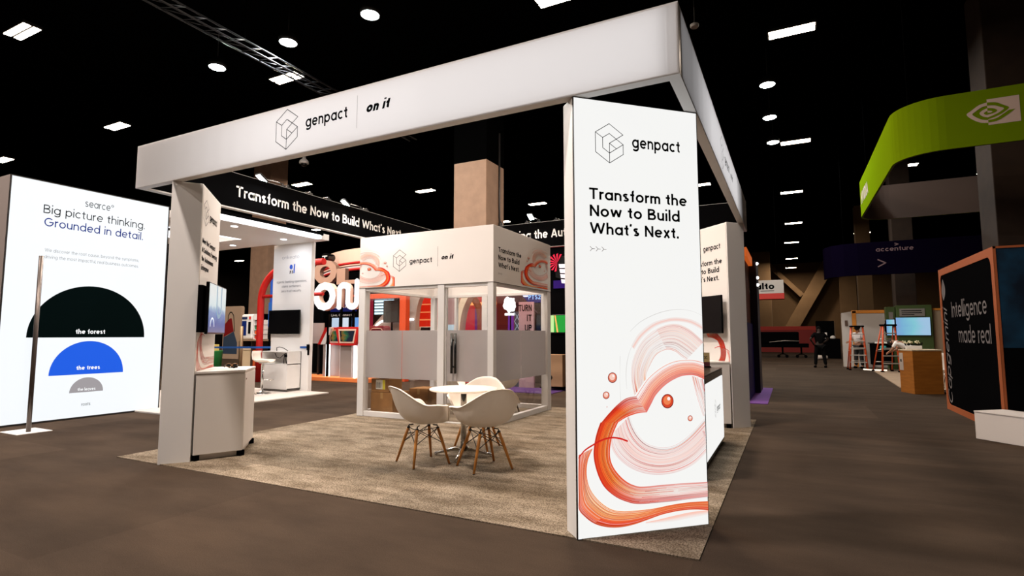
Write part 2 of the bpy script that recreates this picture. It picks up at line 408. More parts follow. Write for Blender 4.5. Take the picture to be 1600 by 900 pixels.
def catmull(pts, n):
    P = [V((a, b)) for a, b in pts]; m = len(P); out = []
    for i in range(n):
        t = i / (n - 1) * (m - 1); k = min(int(t), m - 2); f = t - k
        p0 = P[max(k - 1, 0)]; p1 = P[k]; p2 = P[k + 1]; p3 = P[min(k + 2, m - 1)]
        q = 0.5 * ((2 * p1) + (p2 - p0) * f + (2 * p0 - 5 * p1 + 4 * p2 - p3) * f * f + (3 * p1 - p0 - 3 * p2 + p3) * f ** 3)
        out.append((q.x, q.y))
    return out

# ------------------------------------------------------------------ the swirl artwork printed on the booth panels (u, v on the near panel)
ART={
 'arch_o':[(0.451,0.934),(0.428,1.049),(0.441,1.174),(0.516,1.308),(0.642,1.399),(0.791,1.437),(0.919,1.4),(1.045,1.306)],
 'arch_i':[(0.545,1.047),(0.551,1.082),(0.578,1.136),(0.637,1.217),(0.722,1.252),(0.795,1.238),(0.848,1.2),(0.89,1.177)],
 'halo_o':[(0.434,1.282),(0.497,1.367),(0.601,1.44),(0.707,1.473),(0.814,1.485),(0.943,1.47),(1.04,1.428)],
 'halo_i':[(0.458,1.254),(0.526,1.335),(0.621,1.404),(0.717,1.441),(0.813,1.453),(0.931,1.437),(1.043,1.386)],
 'l1':[(0.426,1.381),(0.519,1.453),(0.666,1.514),(0.815,1.541),(0.945,1.531),(1.041,1.497)],
 'l2':[(0.344,1.211),(0.34,1.105),(0.338,1.016),(0.343,0.876)],
 'l3':[(0.392,0.98),(0.387,1.068),(0.396,1.157),(0.423,1.246),(0.475,1.335)],
 'r1o':[(1.05,1.147),(0.976,1.168),(0.89,1.175),(0.782,1.165),(0.676,1.125),(0.571,1.055),(0.508,0.985),(0.464,0.929)],
 'r1i':[(1.046,1.028),(0.972,1.058),(0.908,1.066),(0.821,1.054),(0.714,1.006),(0.629,0.937),(0.587,0.876),(0.546,0.813)],
 'r2o':[(0.464,0.929),(0.386,0.918),(0.316,0.877),(0.246,0.818),(0.192,0.765),(0.176,0.751),(0.141,0.658),(0.125,0.546),(0.15,0.431),(0.201,0.333),(0.285,0.261),(0.371,0.22),(0.458,0.197),(0.591,0.192),(0.75,0.191),(0.89,0.195),(1.042,0.198)],
 'r2i':[(0.546,0.813),(0.493,0.812),(0.433,0.802),(0.378,0.785),(0.333,0.763),(0.311,0.745),(0.266,0.651),(0.25,0.547),(0.268,0.47),(0.32,0.4),(0.384,0.348),(0.45,0.319),(0.505,0.31),(0.617,0.31),(0.754,0.31),(0.894,0.307),(1.04,0.303)],
 'sw':[(0.391,0.63),(0.325,0.653),(0.26,0.661),(0.196,0.65),(0.132,0.625),(0.058,0.587),(0.011,0.539)],
 'bo':[(0.013,0.553),(0.01,0.46),(0.009,0.367),(0.01,0.274),(0.011,0.201),(0.052,0.151),(0.124,0.098),(0.218,0.066),(0.324,0.055),(0.433,0.064),(0.544,0.086),(0.657,0.109),(0.794,0.121),(0.923,0.119),(1.038,0.104)],
 'bi':[(0.121,0.593),(0.083,0.52),(0.071,0.437),(0.086,0.352),(0.127,0.283),(0.189,0.222),(0.262,0.178),(0.348,0.159),(0.435,0.156),(0.523,0.155),(0.613,0.158),(0.727,0.168),(0.842,0.173),(0.936,0.172),(1.041,0.168)],
 'po':[(0.521,0.069),(0.633,0.078),(0.747,0.091),(0.887,0.103),(1.038,0.104)],
 'pi':[(0.521,0.06),(0.632,0.054),(0.746,0.053),(0.885,0.064),(1.037,0.074)],
 'lo':[(0.25,0.662),(0.264,0.585),(0.312,0.515),(0.408,0.441),(0.529,0.394),(0.664,0.377),(0.803,0.39),(0.934,0.435),(1.044,0.513)],
 'li':[(0.411,0.799),(0.437,0.73),(0.48,0.659),(0.546,0.602),(0.635,0.571),(0.715,0.566),(0.809,0.59),(0.917,0.656),(1.044,0.762)],
 'f1':[(0.929,1.056),(0.953,0.963),(0.982,0.87),(1.016,0.768)],
 'f2':[(0.961,1.048),(0.99,0.953),(1.015,0.869),(1.039,0.786)],
 'f3':[(0.999,1.036),(1.018,0.961),(1.032,0.906),(1.043,0.85)],
 'f4':[(1.002,0.662),(1.018,0.621),(1.032,0.58),(1.042,0.529)],
 'drops':[(0.278,1.062),(0.314,1.061),(0.227,0.943),(0.253,0.942),(0.718,0.886),(0.769,0.884),(0.905,0.758),(0.926,0.758),(0.232,0.864),(0.236,0.864)],
}

def mixc(a, b, t): return tuple(x + (y - x) * t for x, y in zip(a, b))
def ramp(stops, t):
    t = max(0.0, min(1.0, t))
    for (p, c), (q, d) in zip(stops[:-1], stops[1:]):
        if t <= q: return mixc(c, d, (t - p) / max(q - p, 1e-6))
    return stops[-1][1]
INK = lambda r, g, b: lin((r, g, b))
def ribbon(mb, F, ea, eb, across, stops, rnd, base, nl=70, dark=0.12, streak=0.5, fade=None, layer=0):
    a = catmull(ea, nl); b = catmull(eb, nl)
    ph = [rnd.random() * 6.28 for _ in range(across)]
    kind = [rnd.random() for _ in range(across)]; sv = [rnd.uniform(-1, 1) for _ in range(across)]
    for j in range(across):
        t0 = j / across; t1 = (j + 1) / across
        for i in range(nl - 1):
            f = i / (nl - 1)
            tw = 0.06 * sin(f * 7 + ph[j])
            c = ramp(stops, (t0 + t1) / 2 + streak * 0.35 * sv[j] * (0.6 + 0.4 * sin(f * 9 + ph[j])) + tw)
            if kind[j] < dark: c = mixc(c, INK(120, 10, 8), 0.55 + 0.3 * sin(f * 5 + ph[j]))
            elif kind[j] > 0.88: c = mixc(c, base, 0.45)
            if fade: c = mixc(c, base, fade(f, t0))
            q = []
            for (ii, tt) in ((i, t0), (i + 1, t0), (i + 1, t1), (i, t1)):
                q.append((a[ii][0] + (b[ii][0] - a[ii][0]) * tt, a[ii][1] + (b[ii][1] - a[ii][1]) * tt))
            F(mb, q, c, layer)
def strands(mb, F, ea, eb, n, rnd, wid, cols, base, nl=60, layer=1, ends=None, cut0=0.0, cut1=0.0):
    a = catmull(ea, nl); b = catmull(eb, nl)
    for j in range(n):
        t = (j + rnd.uniform(0.1, 0.9)) / n; w = wid * rnd.uniform(0.5, 1.5); c0 = rnd.choice(cols); al = rnd.uniform(0.25, 1.0); ph = rnd.random() * 6; fa = cut0 * rnd.random(); fb = 1 - cut1 * rnd.random()
        pts = [(a[i][0] + (b[i][0] - a[i][0]) * t, a[i][1] + (b[i][1] - a[i][1]) * t) for i in range(nl)]
        for i in range(nl - 1):
            f = i / (nl - 1); k = al * (0.65 + 0.35 * sin(f * 6 + ph))
            if ends: k *= ends(f)
            if f < fa or f > fb: continue
            p, q = V(pts[i]), V(pts[i + 1]); d = q - p
            if d.length < 1e-6: continue
            d.normalize(); nn = V((-d.y, d.x)) * w / 2
            F(mb, [p - nn, q - nn, q + nn, p + nn], mixc(base, c0, max(0, min(1, k))), layer)
def artwork(mb, pan, box, xf, base, seed=3, detail=1.0, rich=False):
    """draw the swirl on a panel; xf maps artwork (u, v) to panel (u, v); box = (u0, u1, v0, v1) is the printed area"""
    rnd = random.Random(seed); A = ART
    u0, u1, v0, v1 = box
    def F(m, q, c, layer):
        q = [xf(*k) for k in q]
        if rich: c = (c[0] * .97, (c[1] / .75) ** 1.5 * .72, (c[2] / .7) ** 1.6 * .66)
        cx = sum(k[0] for k in q) / 4; cy = sum(k[1] for k in q) / 4
        if not (u0 <= cx <= u1 and v0 <= cy <= v1): return
        q = [(min(max(k[0], u0), u1), min(max(k[1], v0), v1)) for k in q]
        m.add([pan.p(k[0], k[1], 0.0012 + 0.0007 * layer) for k in q], [(0, 1, 2, 3)], [c])
    pink = INK(244, 200, 190); pale = INK(250, 225, 210); orange = INK(246, 150, 80); red = INK(226, 45, 32); deep = INK(190, 20, 25); ink = INK(158, 42, 36)
    D = lambda n: max(4, int(n * detail))
    ribbon(mb, F, A['halo_o'], A['halo_i'], D(8), [(0, base), (.5, pink), (1, base)], rnd, base, dark=0, streak=.1, layer=0)
    ribbon(mb, F, A['arch_o'], A['arch_i'], D(40), [(0, INK(250, 218, 208)), (.4, INK(248, 208, 188)), (1, base)], rnd, base, dark=.03, streak=.6, layer=1,
           fade=lambda f, t: 0.1 + .4 * t)
    strands(mb, F, A['arch_o'], A['arch_i'], D(30), rnd, .0034, [ink, INK(200, 50, 45), INK(180, 70, 60), INK(225, 100, 50)], base, layer=2, ends=lambda f: 1 - .35 * f)
    strands(mb, F, A['arch_o'][:5], A['arch_i'][:5], D(14), rnd, .006, [orange, INK(240, 150, 60), INK(215, 70, 40)], base, layer=3, ends=lambda f: 1 - f)
    for k in ('l1', 'l2', 'l3'): strands(mb, F, A[k], A[k], 1, rnd, .0035, [INK(150, 140, 135)], base, layer=1)
    ribbon(mb, F, A['lo'], A['li'], D(26), [(0, base), (.5, INK(248, 210, 200)), (1, base)], rnd, base, dark=.0, streak=.8, layer=0)
    strands(mb, F, A['lo'], A['li'], D(22), rnd, .0034, [red, INK(205, 60, 60), INK(225, 100, 50), ink], base, layer=1)
    for k in ('f1', 'f2', 'f3', 'f4'):
        B = [(a + .028, b) for a, b in A[k]]
        strands(mb, F, A[k], B, 5, rnd, .0045, [INK(225, 100, 50), red, ink], base, layer=2, ends=lambda f: 1 - .6 * f)
    ribbon(mb, F, A['po'], A['pi'], D(10), [(0, INK(252, 190, 170)), (1, base)], rnd, base, dark=0, streak=.2, layer=0)
    ribbon(mb, F, A['bo'], A['bi'], D(46), [(0, deep), (.12, INK(235, 60, 40)), (.35, INK(244, 130, 80)), (.65, INK(251, 192, 128)), (1, INK(253, 226, 178))], rnd, base, nl=90, dark=.1, streak=.5, layer=3,
           fade=lambda f, t: .6 * max(0, 1 - f * 2.6) * (.6 + .4 * t))
    bm_ = [(a[0] + (b[0] - a[0]) * .38, a[1] + (b[1] - a[1]) * .38) for a, b in zip(A['bo'], A['bi'])]
    b0_ = [(a[0] + (b[0] - a[0]) * .05, a[1] + (b[1] - a[1]) * .05) for a, b in zip(A['bo'], A['bi'])]
    ribbon(mb, F, b0_[6:], bm_[6:], D(10), [(0, INK(160, 8, 14)), (.4, INK(225, 12, 18)), (1, INK(240, 70, 45))], rnd, base, dark=.05, streak=.3, layer=4)
    strands(mb, F, A['bo'], A['bi'], D(18), rnd, .0026, [deep, ink, INK(220, 90, 40)], INK(244, 120, 66), layer=5, nl=90)
    ribbon(mb, F, A['r2o'], A['r2i'], D(44), [(0, INK(165, 12, 14)), (.15, INK(220, 35, 22)), (.4, INK(238, 98, 38)), (.65, INK(246, 158, 72)), (.85, INK(232, 88, 40)), (1, INK(205, 35, 28))], rnd, base, nl=110, dark=.16, streak=.45, layer=4,
           fade=lambda f, t: (max(0, 1 - f * 7) * .6 if f < .2 else min(.85, max(0, (f - .56) * 2.6)) * (1 if .3 < t < .88 else .45)))
    strands(mb, F, A['r2o'][:15], A['r2i'][:15], D(18), rnd, .0026, [deep, ink, INK(200, 40, 30)], INK(238, 90, 40), layer=5, nl=90, cut1=.45)
    strands(mb, F, A['r2o'][12:], A['r2i'][12:], D(12), rnd, .003, [red, ink, INK(214, 60, 50)], INK(248, 214, 204), layer=5, nl=40, cut0=.6)
    ribbon(mb, F, A['r1o'], A['r1i'], D(34), [(0, base), (.12, INK(250, 236, 234)), (.3, INK(248, 188, 168)), (.6, INK(246, 150, 105)), (.85, INK(236, 78, 34)), (1, INK(214, 40, 34))], rnd, base, dark=.06, streak=.35, layer=5,
           fade=lambda f, t: .25 * (1 - abs(f - .5)))
    strands(mb, F, A['r1o'], A['r1i'], D(9), rnd, .0028, [red, INK(200, 70, 70)], INK(246, 160, 125), layer=6)
    ribbon(mb, F, A['sw'], [(a, b - .012) for a, b in A['sw']], 5, [(0, deep), (1, red)], rnd, base, dark=.2, layer=6)
    dr = A['drops']
    for k in range(0, len(dr), 2):
        c = dr[k]; r = abs(dr[k + 1][0] - c[0])
        for (s, col, ox, oy) in ((1, INK(120, 30, 30), 0, 0), (.88, INK(225, 120, 95) if r < .045 else INK(215, 70, 40), 0, .02), (.62, INK(248, 205, 190) if r < .045 else INK(240, 130, 80), -.05, .12), (.25, INK(255, 240, 235), .2, .35)):
            n = 20
            pts = [xf(c[0] + r * ox + r * s * cos(2 * pi * i / n), c[1] + r * oy + r * s * sin(2 * pi * i / n)) for i in range(n)]
            if all(u0 <= p[0] <= u1 and v0 <= p[1] <= v1 for p in pts):
                mb.add([pan.p(p[0], p[1], .0012 + .0007 * (7 + 3 * (1 - s))) for p in pts], [tuple(range(n))], [col])
# ------------------------------------------------------------------ shared materials
WHITE = mat('white_laminate', (226, 223, 220), .45)
OFFW = mat('white_painted_board', (222, 216, 210), .55)
FABW = mat('printed_white_fabric', (226, 220, 215), .8, spec=.1)
ALU = mat('white_powder_coated_aluminium', (214, 211, 208), .4)
BLACK = mat('black_gloss', (8, 8, 9), .25)
BLACKM = mat('black_matte', (8, 8, 9), .9, spec=.0)
INKB = mat('black_ink', (14, 16, 18), .8, spec=.0)
INKG = mat('grey_ink', (176, 176, 178), .8, spec=.0)
DARKG = mat('dark_grey_metal', (52, 50, 50), .4, metal=.6)
CHROME = mat('chrome', (200, 198, 194), .18, metal=1.0)
BANNER = mat('black_banner_fabric', (6, 6, 7), .95, spec=.02)
LETW = mat('white_lettering', (232, 228, 224), .7, spec=.1)
LIT = mat('backlit_white_fabric', (241, 241, 239), .8, emit=1.04)
LITC = mat('backlit_cool_white_fabric', (238, 243, 247), .8, emit=1.0)
LED = mat('led_strip', (250, 247, 250), .5, emit=4.0)
DIFF = mat('lit_troffer_diffuser', (255, 236, 214), .5, emit=HALL_GLOW)
BAYL = mat('lit_high_bay_lens', (236, 250, 250), .5, emit=HALL_GLOW)
HOUS = mat('black_lamp_housing', (14, 13, 12), .6)
RED = mat('red_powder_coat', (196, 28, 24), .45)
ORANGE = mat('orange_powder_coat', (214, 78, 34), .5)
PRINT = print_mat('printed_artwork', 0.0)
BACKLIT = print_mat('backlit_artwork', 1.0)
ARTBASE = lin((241, 241, 239)); PRBASE = lin((226, 220, 215))

# ------------------------------------------------------------------ the hall
AISLE = carpet('aisle_carpet', (64, 53, 44), (76, 63, 52), (150, 145, 140), tile=(3.6, 1.8), fine=160, blotch=.9, fleck=.4)
m = MB(); m.box(-60, 40, -16, 73, -.2, 0)
struct(m.build('floor', AISLE))
CEILM = mat('black_ceiling', (3, 3, 3), 1.0, spec=0)
struct(MB().box(-60, 40, -16, 73, 10.2, 10.4).build('ceiling', CEILM))
WALLM = noisy('brown_hall_wall', (92, 72, 48), (104, 82, 56), scale=.35, rough=.9)
struct(MB().box(-60, 40, 72, 72.4, 0, 10.2).build('wall_back', WALLM))
DWALL = mat('dark_hall_wall', (16, 14, 13), .95, spec=.05)
struct(MB().box(-60.4, -60, -16, 72.4, 0, 10.2).build('wall_left', DWALL))
struct(MB().box(40, 40.4, -16, 72.4, 0, 10.2).build('wall_right', DWALL))
struct(MB().box(-60.4, 40.4, -16.4, -16, 0, 10.2).build('wall_front', DWALL))
BOOTHC = carpet('booth_carpet', (118, 105, 88), (164, 150, 132), (120, 108, 95), tile=(1.0, .5), fine=95, blotch=2.0, fleck=.8)
m = MB(); m.box(-6.19, .03, .02, 6.14, 0.0, .008)
struct(m.build('floor_booth_carpet', BOOTHC))

# hall lights: black housing with two lit diffusers, in the ceiling's 4.6 m by 9 m grid
def hall_light(x, y, label, z=CEIL):
    t = thing('hall_light', label, 'ceiling light', (x, y, z), group='ceiling lights of the hall')
    m = MB(); m.box(-.56, .56, -.21, .21, .01, .09, .01); m.build('housing', HOUS, t, local=True)
    for s in (-1, 1): MB().cyl((s * .4, 0, .09), (s * .4, 0, 10.19 - z), .006, n=6).build('hanger_rod', BLACKM, t, local=True)
    m = MB(); m.box(-.5, .5, -.03, .03, .088, .11)
    m.build('ballast_box', HOUS, t, local=True)
    for s in (-1, 1): MB().box(-.52, .52, s * .105 - .075, s * .105 + .075, -.004, .02, .003).build('diffuser', DIFF, t, local=True)
    return t
def lamp_for(t, watts, rgb, sx=1.04, sy=.36):
    area_lamp('lamp', t.location + V((0, 0, -.03)), sx, sy, watts, rgb, parent=t)
WARM = (1.0, .79, .62); SOFT = (1.0, .88, .80); COOL = (.95, 1.0, 1.0)
LIGHTS = [(-16.54, 2.64, 'twin-strip ceiling light at the upper left corner of the view'),
  (-21.31, 7.3, 'small twin-strip ceiling light above the white lit wall on the left'),
  (-30.0, 7.2, 'ceiling light cut by the left edge of the view'),
  (-12.62, 7.47, 'twin-strip ceiling light just above the left half of the front header'),
  (-3.85, 7.54, 'ceiling light cut by the top edge of the view, above the header'),
  (.9, 11.52, 'wide twin-strip ceiling light nearest to the right of the header corner'),
  (1.05, 20.57, 'strip ceiling light second in the row receding on the right'),
  (.92, 29.17, 'strip ceiling light third in the row receding on the right'),
  (1.05, 38.44, 'strip ceiling light fourth in the row receding on the right'),
  (.94, 47.27, 'strip ceiling light fifth in the row receding on the right'),
  (.96, 58.11, 'strip ceiling light sixth in the row receding on the right'),
  (.9, 66.6, 'farthest strip ceiling light of the row receding on the right'),
  (5.48, 26.31, 'strip ceiling light seen under the green ring banner on its left'),
  (9.37, 29.3, 'strip ceiling light seen under the green ring banner beside a column'),
  (5.69, 44.85, 'strip ceiling light just above the dark purple banner'),
  (-16.55, 19.91, 'ceiling light to the left of the square concrete column'),
  (-12.4, 25.28, 'ceiling light to the right of the square concrete column'),
  (-16.65, 28.86, 'ceiling light low beside the roof corner of the glass room'),
  (-21.43, 16.0, 'ceiling light just above the black lettered banner on the left'),
  (-30.39, 25.15, 'ceiling light under the black lettered banner beside the white canopy'),
  (-3.3, 25.4, 'ceiling light seen between near tower and right header'),
  (-50.0, 33.6, 'tiny ceiling light far away under the white canopy, leftmost'),
  (-52.0, 37.2, 'tiny ceiling light far away under the white canopy, right of the leftmost'),
  (-52.2, 37.9, 'tiny ceiling light far away under the white canopy, lower of two')]
for k, (x, y, l) in enumerate(LIGHTS):
    t = hall_light(x, y, l)
    if y > 55: lamp_for(t, 480, WARM)
    elif x > 0 and y > 8: lamp_for(t, 110 if y < 15 else 45, WARM)
    else: lamp_for(t, HALL_WATTS, WARM)
for (x, y, w) in ((-3.85, -1.4, 760), (-12.6, -1.4, 480), (-8.2, -6.0, 680), (-3.85, -10.5, 260), (-1.7, 2.9, 300), (-8.2, 3.2, 220)):  # unseen fill lights, added to brighten the booth faces
    lamp_for(hall_light(x, y, 'added fill light in an unseen ceiling fixture'), w, SOFT if y < 0 else WARM)
# round high-bay lamps, cooler
def bay_light(x, y, label):
    t = thing('high_bay_light', label, 'ceiling light', (x, y, 9.0), group='round high-bay lamps')
    m = MB(); m.lathe([(.16, .03), (.24, .0), (.24, .1), (.12, .26), (.05, .3)], (0, 0, 0)); m.cyl((0, 0, .3), (0, 0, 1.19), .01, n=6)
    m.build('housing', HOUS, t, local=True)
    MB().lathe([(.001, -.012), (.19, -.01), (.215, .005), (.16, .02)], (0, 0, 0)).build('lens', BAYL, t, local=True)
    return t
for x, y, l in ((-8.11, 6.04, 'bright round ceiling lamp highest over the middle of the header'), (-10.87, 6.02, 'bright round ceiling lamp second of the three over the header'),
                (-13.77, 6.04, 'bright round ceiling lamp leftmost of the three over the header'), (.24, 14.42, 'bright round ceiling lamp upper of two right of the header'),
                (.22, 17.25, 'bright round ceiling lamp lower of two right of the header'), (.25, 20.06, 'small bright ceiling lamp beside a strip light at right')):
    t = bay_light(x, y, l)
    area_lamp('lamp', (x, y, 8.9), .4, .4, BAY_WATTS, COOL, parent=t)

# ceiling truss and other small things up there
t = thing('ceiling_truss', 'thin dark lighting truss hanging under the black ceiling above the header', 'truss', (-11.1, 3.0, 8.4))
m = MB()
for dx, dz in ((-.15, 0), (.15, 0), (0, .26)): m.cyl((-11.03 + dx, -2, 8.4 + dz), (-11.35 + dx, 12, 8.4 + dz), .025, n=8)
m.build('chord', mat('black_truss_metal', (22, 22, 24), .5, spec=.2), t)
m = MB()
for k in range(28):
    y = -2 + k * .5; x = -11.03 - (y + 2) * .0229
    for a, b in (((-.15, 0), (0, .26)), ((.15, 0), (0, .26)), ((-.15, 0), (.15, 0))):
        m.cyl((x + a[0], y, 8.4 + a[1]), (x + b[0], y + .5, 8.4 + b[1]), .012, n=5)
m.build('lattice', MATS['black_truss_metal'], t)
for y in (0, 5, 10): MB().cyl((-11.08 - y * .023, y, 8.66), (-11.08 - y * .023, y, 10.19), .012, n=6).build('hanger', BLACKM, t)
t = thing('smoke_detector', 'dim round detector on the ceiling right of the header corner', 'detector', (-1.14, 9.23, 8.5))
MB().lathe([(.08, 0), (.1, .03), (.1, .07)], (-1.14, 9.23, 8.5)).build('disc', mat('grey_plastic', (120, 118, 116), .6), t)
MB().cyl((-1.14, 9.23, 8.57), (-1.14, 9.23, 10.2), .012, n=6).build('stem', HOUS, t)
t = thing('dome_camera', 'white bell-shaped dome camera hanging from a thin stem below the header', 'camera', (-16.85, 12, 8.28))
m = MB(); m.lathe([(.16, .05), (.19, .07), (.17, .17), (.07, .27), (.045, .42)], (-16.85, 12, 8.28), 20); m.build('bell_housing', WHITE, t)
MB().ball((-16.85, 12, 8.33), .135, (1, 1, .9)).build('dome', BLACK, t)
MB().cyl((-16.85, 12, 8.68), (-16.85, 12, 10.2), .04, n=10).build('stem', WHITE, t)

# concrete columns of the hall
CONC = noisy('tan_concrete', (138, 112, 94), (150, 122, 102), scale=3, rough=.9)
def column(name, label, x0, x1, y0, y1, grp='concrete hall columns', z1=10.2, mat_=None):
    t = thing(name, label, 'column', ((x0 + x1) / 2, y0, 0), group=grp)
    MB().box(x0, x1, y0, y1, 0, z1, .02).build('shaft', mat_ or CONC, t); return t
t = column('concrete_column', 'tall square tan column rising behind the glass room roof', -8.27, -7.15, 10.0, 11.1, z1=6.5)
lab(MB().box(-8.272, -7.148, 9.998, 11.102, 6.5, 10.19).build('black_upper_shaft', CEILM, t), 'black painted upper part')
m = MB(); m.tube([(-7.12, 10.75, 7.5), (-7.12, 10.75, 4.9), (-7.1, 10.8, 4.6), (-7.1, 10.72, 4.4), (-7.12, 10.75, 3.2)], .03); m.ball((-7.08, 10.75, 4.65), .07, (1, 1, 1.8))
m.build('conduit', DARKG, t)
PIL = noisy('brown_pilaster', (106, 84, 58), (118, 95, 66), scale=.5, rough=.9)
column('wall_pilaster', 'brown wall pilaster directly right of the crossing braces', 5.9, 7.6, 71, 72, mat_=PIL, grp='pilasters on the far wall')
column('wall_pilaster', 'lighter brown column in front of the far wall, left of the green pier', 4.78, 5.62, 40, 40.8, mat_=PIL, grp='pilasters on the far wall')
SHADECOL = noisy('shade_toned_column', (42, 30, 22), (48, 35, 25), scale=3, rough=.9)  # shade of the dim right side put into the column colour
column('hall_column', 'shade-toned column standing behind the green ring banner at the right edge', 5.07, 6.4, 13.2, 14.4, mat_=SHADECOL)
column('hall_column', 'shade-toned column under the far side of the green ring banner', 4.62, 5.35, 24.5, 25.2, mat_=SHADECOL)
column('hall_column', 'shade-toned column seen above the green pier with screens', 5.53, 6.41, 31, 31.9, mat_=SHADECOL)
column('hall_column', 'brown column rising behind the red and white sign', -2.9, -1.1, 60, 61, mat_=PIL)
t = thing('diagonal_brace', 'thick steel brace sloping up to the right across the far wall', 'brace', (-.4, 70, 1))
MB().prism([(-1.3, 70, 0), (0.3, 70, 0), (5.9, 70, 10.1), (4.3, 70, 10.1)], (0, .6, 0), .03).build('beam', PIL, t)
t = thing('diagonal_brace', 'thinner steel brace meeting the thick one from the upper left', 'brace', (0, 70, 6))
MB().prism([(-2.0, 70.1, 10.1), (-1.3, 70.1, 10.1), (2.25, 70.1, 6.2), (1.75, 70.1, 5.9)], (0, .4, 0), .03).build('beam', PIL, t)

# ------------------------------------------------------------------ BOOTH: header beams
ZB, ZT = 3.048, 3.5445
HFAB = fabric_translucent('header_fabric', (228, 226, 226), .5)
def header(name, label, x0, x1, y0, y1, pan, L, inner, a0=0.0):
    """beam box; pan = outer face panel of length L; inner = Panel of the inner black face"""
    t = thing(name, label, 'header beam', ((x0 + x1) / 2, (y0 + y1) / 2, ZB), group='header beams of the booth')
    m = MB(); m.box(x0, x1, y0, y1, ZB, ZB + .014); m.box(x0, x1, y0, y1, ZT - .014, ZT)
    e = .014
    if x1 - x0 > y1 - y0: m.box(x0, x0 + e, y0, y1, ZB + e, ZT - e); m.box(x1 - e, x1, y0, y1, ZB + e, ZT - e)
    else: m.box(x0, x1, y0, y0 + e, ZB + e, ZT - e); m.box(x0, x1, y1 - e, y1, ZB + e, ZT - e)
    m.build('rail_frame', ALU, t)
    m = MB(); poly(m, pan, [(a0 + .004, ZB + .006), (L - .004, ZB + .006), (L - .004, ZT - .004), (a0 + .004, ZT - .004)], .002); m.build('outer_graphic', HFAB, t)
    m = MB(); slab(m, inner, a0 + .004, L - .004, ZB + .006, ZT - .004, .003, .001); m.build('inner_banner', BANNER, t)
    return t
LED_M = 4.7
def led_row(t, pan, segs, depth=.068):
    for (a, b, k) in segs:
        if k > 0: area_lamp('led_module', pan.p((a + b) / 2, (ZB + ZT) / 2, -depth), (b - a), .475, LED_M * (b - a) * .475 * k, (1.0, .99, 1.0), pan.n, t)
FP = Panel((0, 0, 0), (1, 0, 0)); FPL = Panel((-6.1, 0, 0), (1, 0, 0))
t = header('header_beam', 'long white header beam across the front of the booth with cube outline logo', -6.1, 0, 0, .08, FPL, 6.1, Panel((0, .08, 0), (-1, 0, 0)))
segs = [(.25 + .25 * i, .5 + .25 * i, [.03, .1, .2, .33, .48, .65, .8, .92][i]) for i in range(8)] + [(2.25, 4.0, 1.0), (4.0, 6.07, .95)]
led_row(t, FPL, segs)
m = MB(); text(m, FP, 'genpact', -3.381, 3.288, .515, .108, .012); m.build('lettering', INKB, t)
m = MB(); text(m, FP, 'on it', -2.644, 3.29, .264, .088, .035, .25); m.build('lettering', INKB, t)
m = MB(); line(m, FP, [(-2.752, 3.17), (-2.752, 3.465)], .004); m.build('divider', INKG, t)
m = MB(); cube_logo(m, FP, -3.777, 3.118, .29, .392, .006); m.build('logo_mark', INKB, t)
RP = Panel((0, 0, 0), (0, 1, 0))
t = header('header_beam', 'white header beam receding along the right side of the booth', -.08, 0, .08, 6.1, RP, 6.1, Panel((-.08, 6.1, 0), (0, -1, 0)), .08)
m = MB(); cube_logo(m, RP, 2.38, 3.11, .29, .36, .006); m.build('logo_mark', INKB, t)
m = MB(); text(m, RP, 'genpact', 2.78, 3.255, .5, .108, .012); text(m, RP, 'on it', 3.44, 3.255, .27, .088, .035, .25); line(m, RP, [(3.36, 3.15), (3.36, 3.43)], .004); m.build('lettering', INKB, t)
led_row(t, RP, [(.1, .6, .3)] + [(.6 + .25 * i, .85 + .25 * i, [.42, .6, .8, .95][i]) for i in range(4)] + [(1.6, 4.4, 1.15)] + [(4.4 + .25 * i, 4.65 + .25 * i, [.75, .5, .25][i]) for i in range(3)])
LP = Panel((-6.02, 0, 0), (0, 1, 0))
t = header('header_beam', 'header beam on the left whose black inner face reads about building next', -6.1, -6.02, .08, 6.1, Panel((-6.1, 6.1, 0), (0, -1, 0)), 6.02, LP, .0)
for c in list(t.children):
    if c.name.startswith('inner_banner'): bpy.data.objects.remove(c)
m = MB(); slab(m, LP, .084, 6.096, ZB + .006, ZT - .004, .003, .001); m.build('inner_banner', BANNER, t)
m = MB(); text(m, LP, "Transform the Now to Build What's Next", 1.215, 3.225, 3.5, .148, .012, off=.006); lab(m.build('lettering', LETW, t), 'white bold lettering')
m = MB(); slab(m, LP, .084, 6.096, ZB, ZB + .016, .012, .003); m.build('edge_trim', ALU, t)
BP = Panel((0, 6.02, 0), (1, 0, 0))
t = header('header_beam', 'header beam across the back with black inner face lettered in white', -6.02, -.08, 6.02, 6.1, Panel((-.08, 6.1, 0), (-1, 0, 0)), 5.94, Panel((-6.02, 6.02, 0), (1, 0, 0)))
m = MB(); text(m, BP, 'Powering the Autonomous Enterprise', -4.70, 3.225, 3.35, .165, .014, off=.006); m.build('lettering', LETW, t)

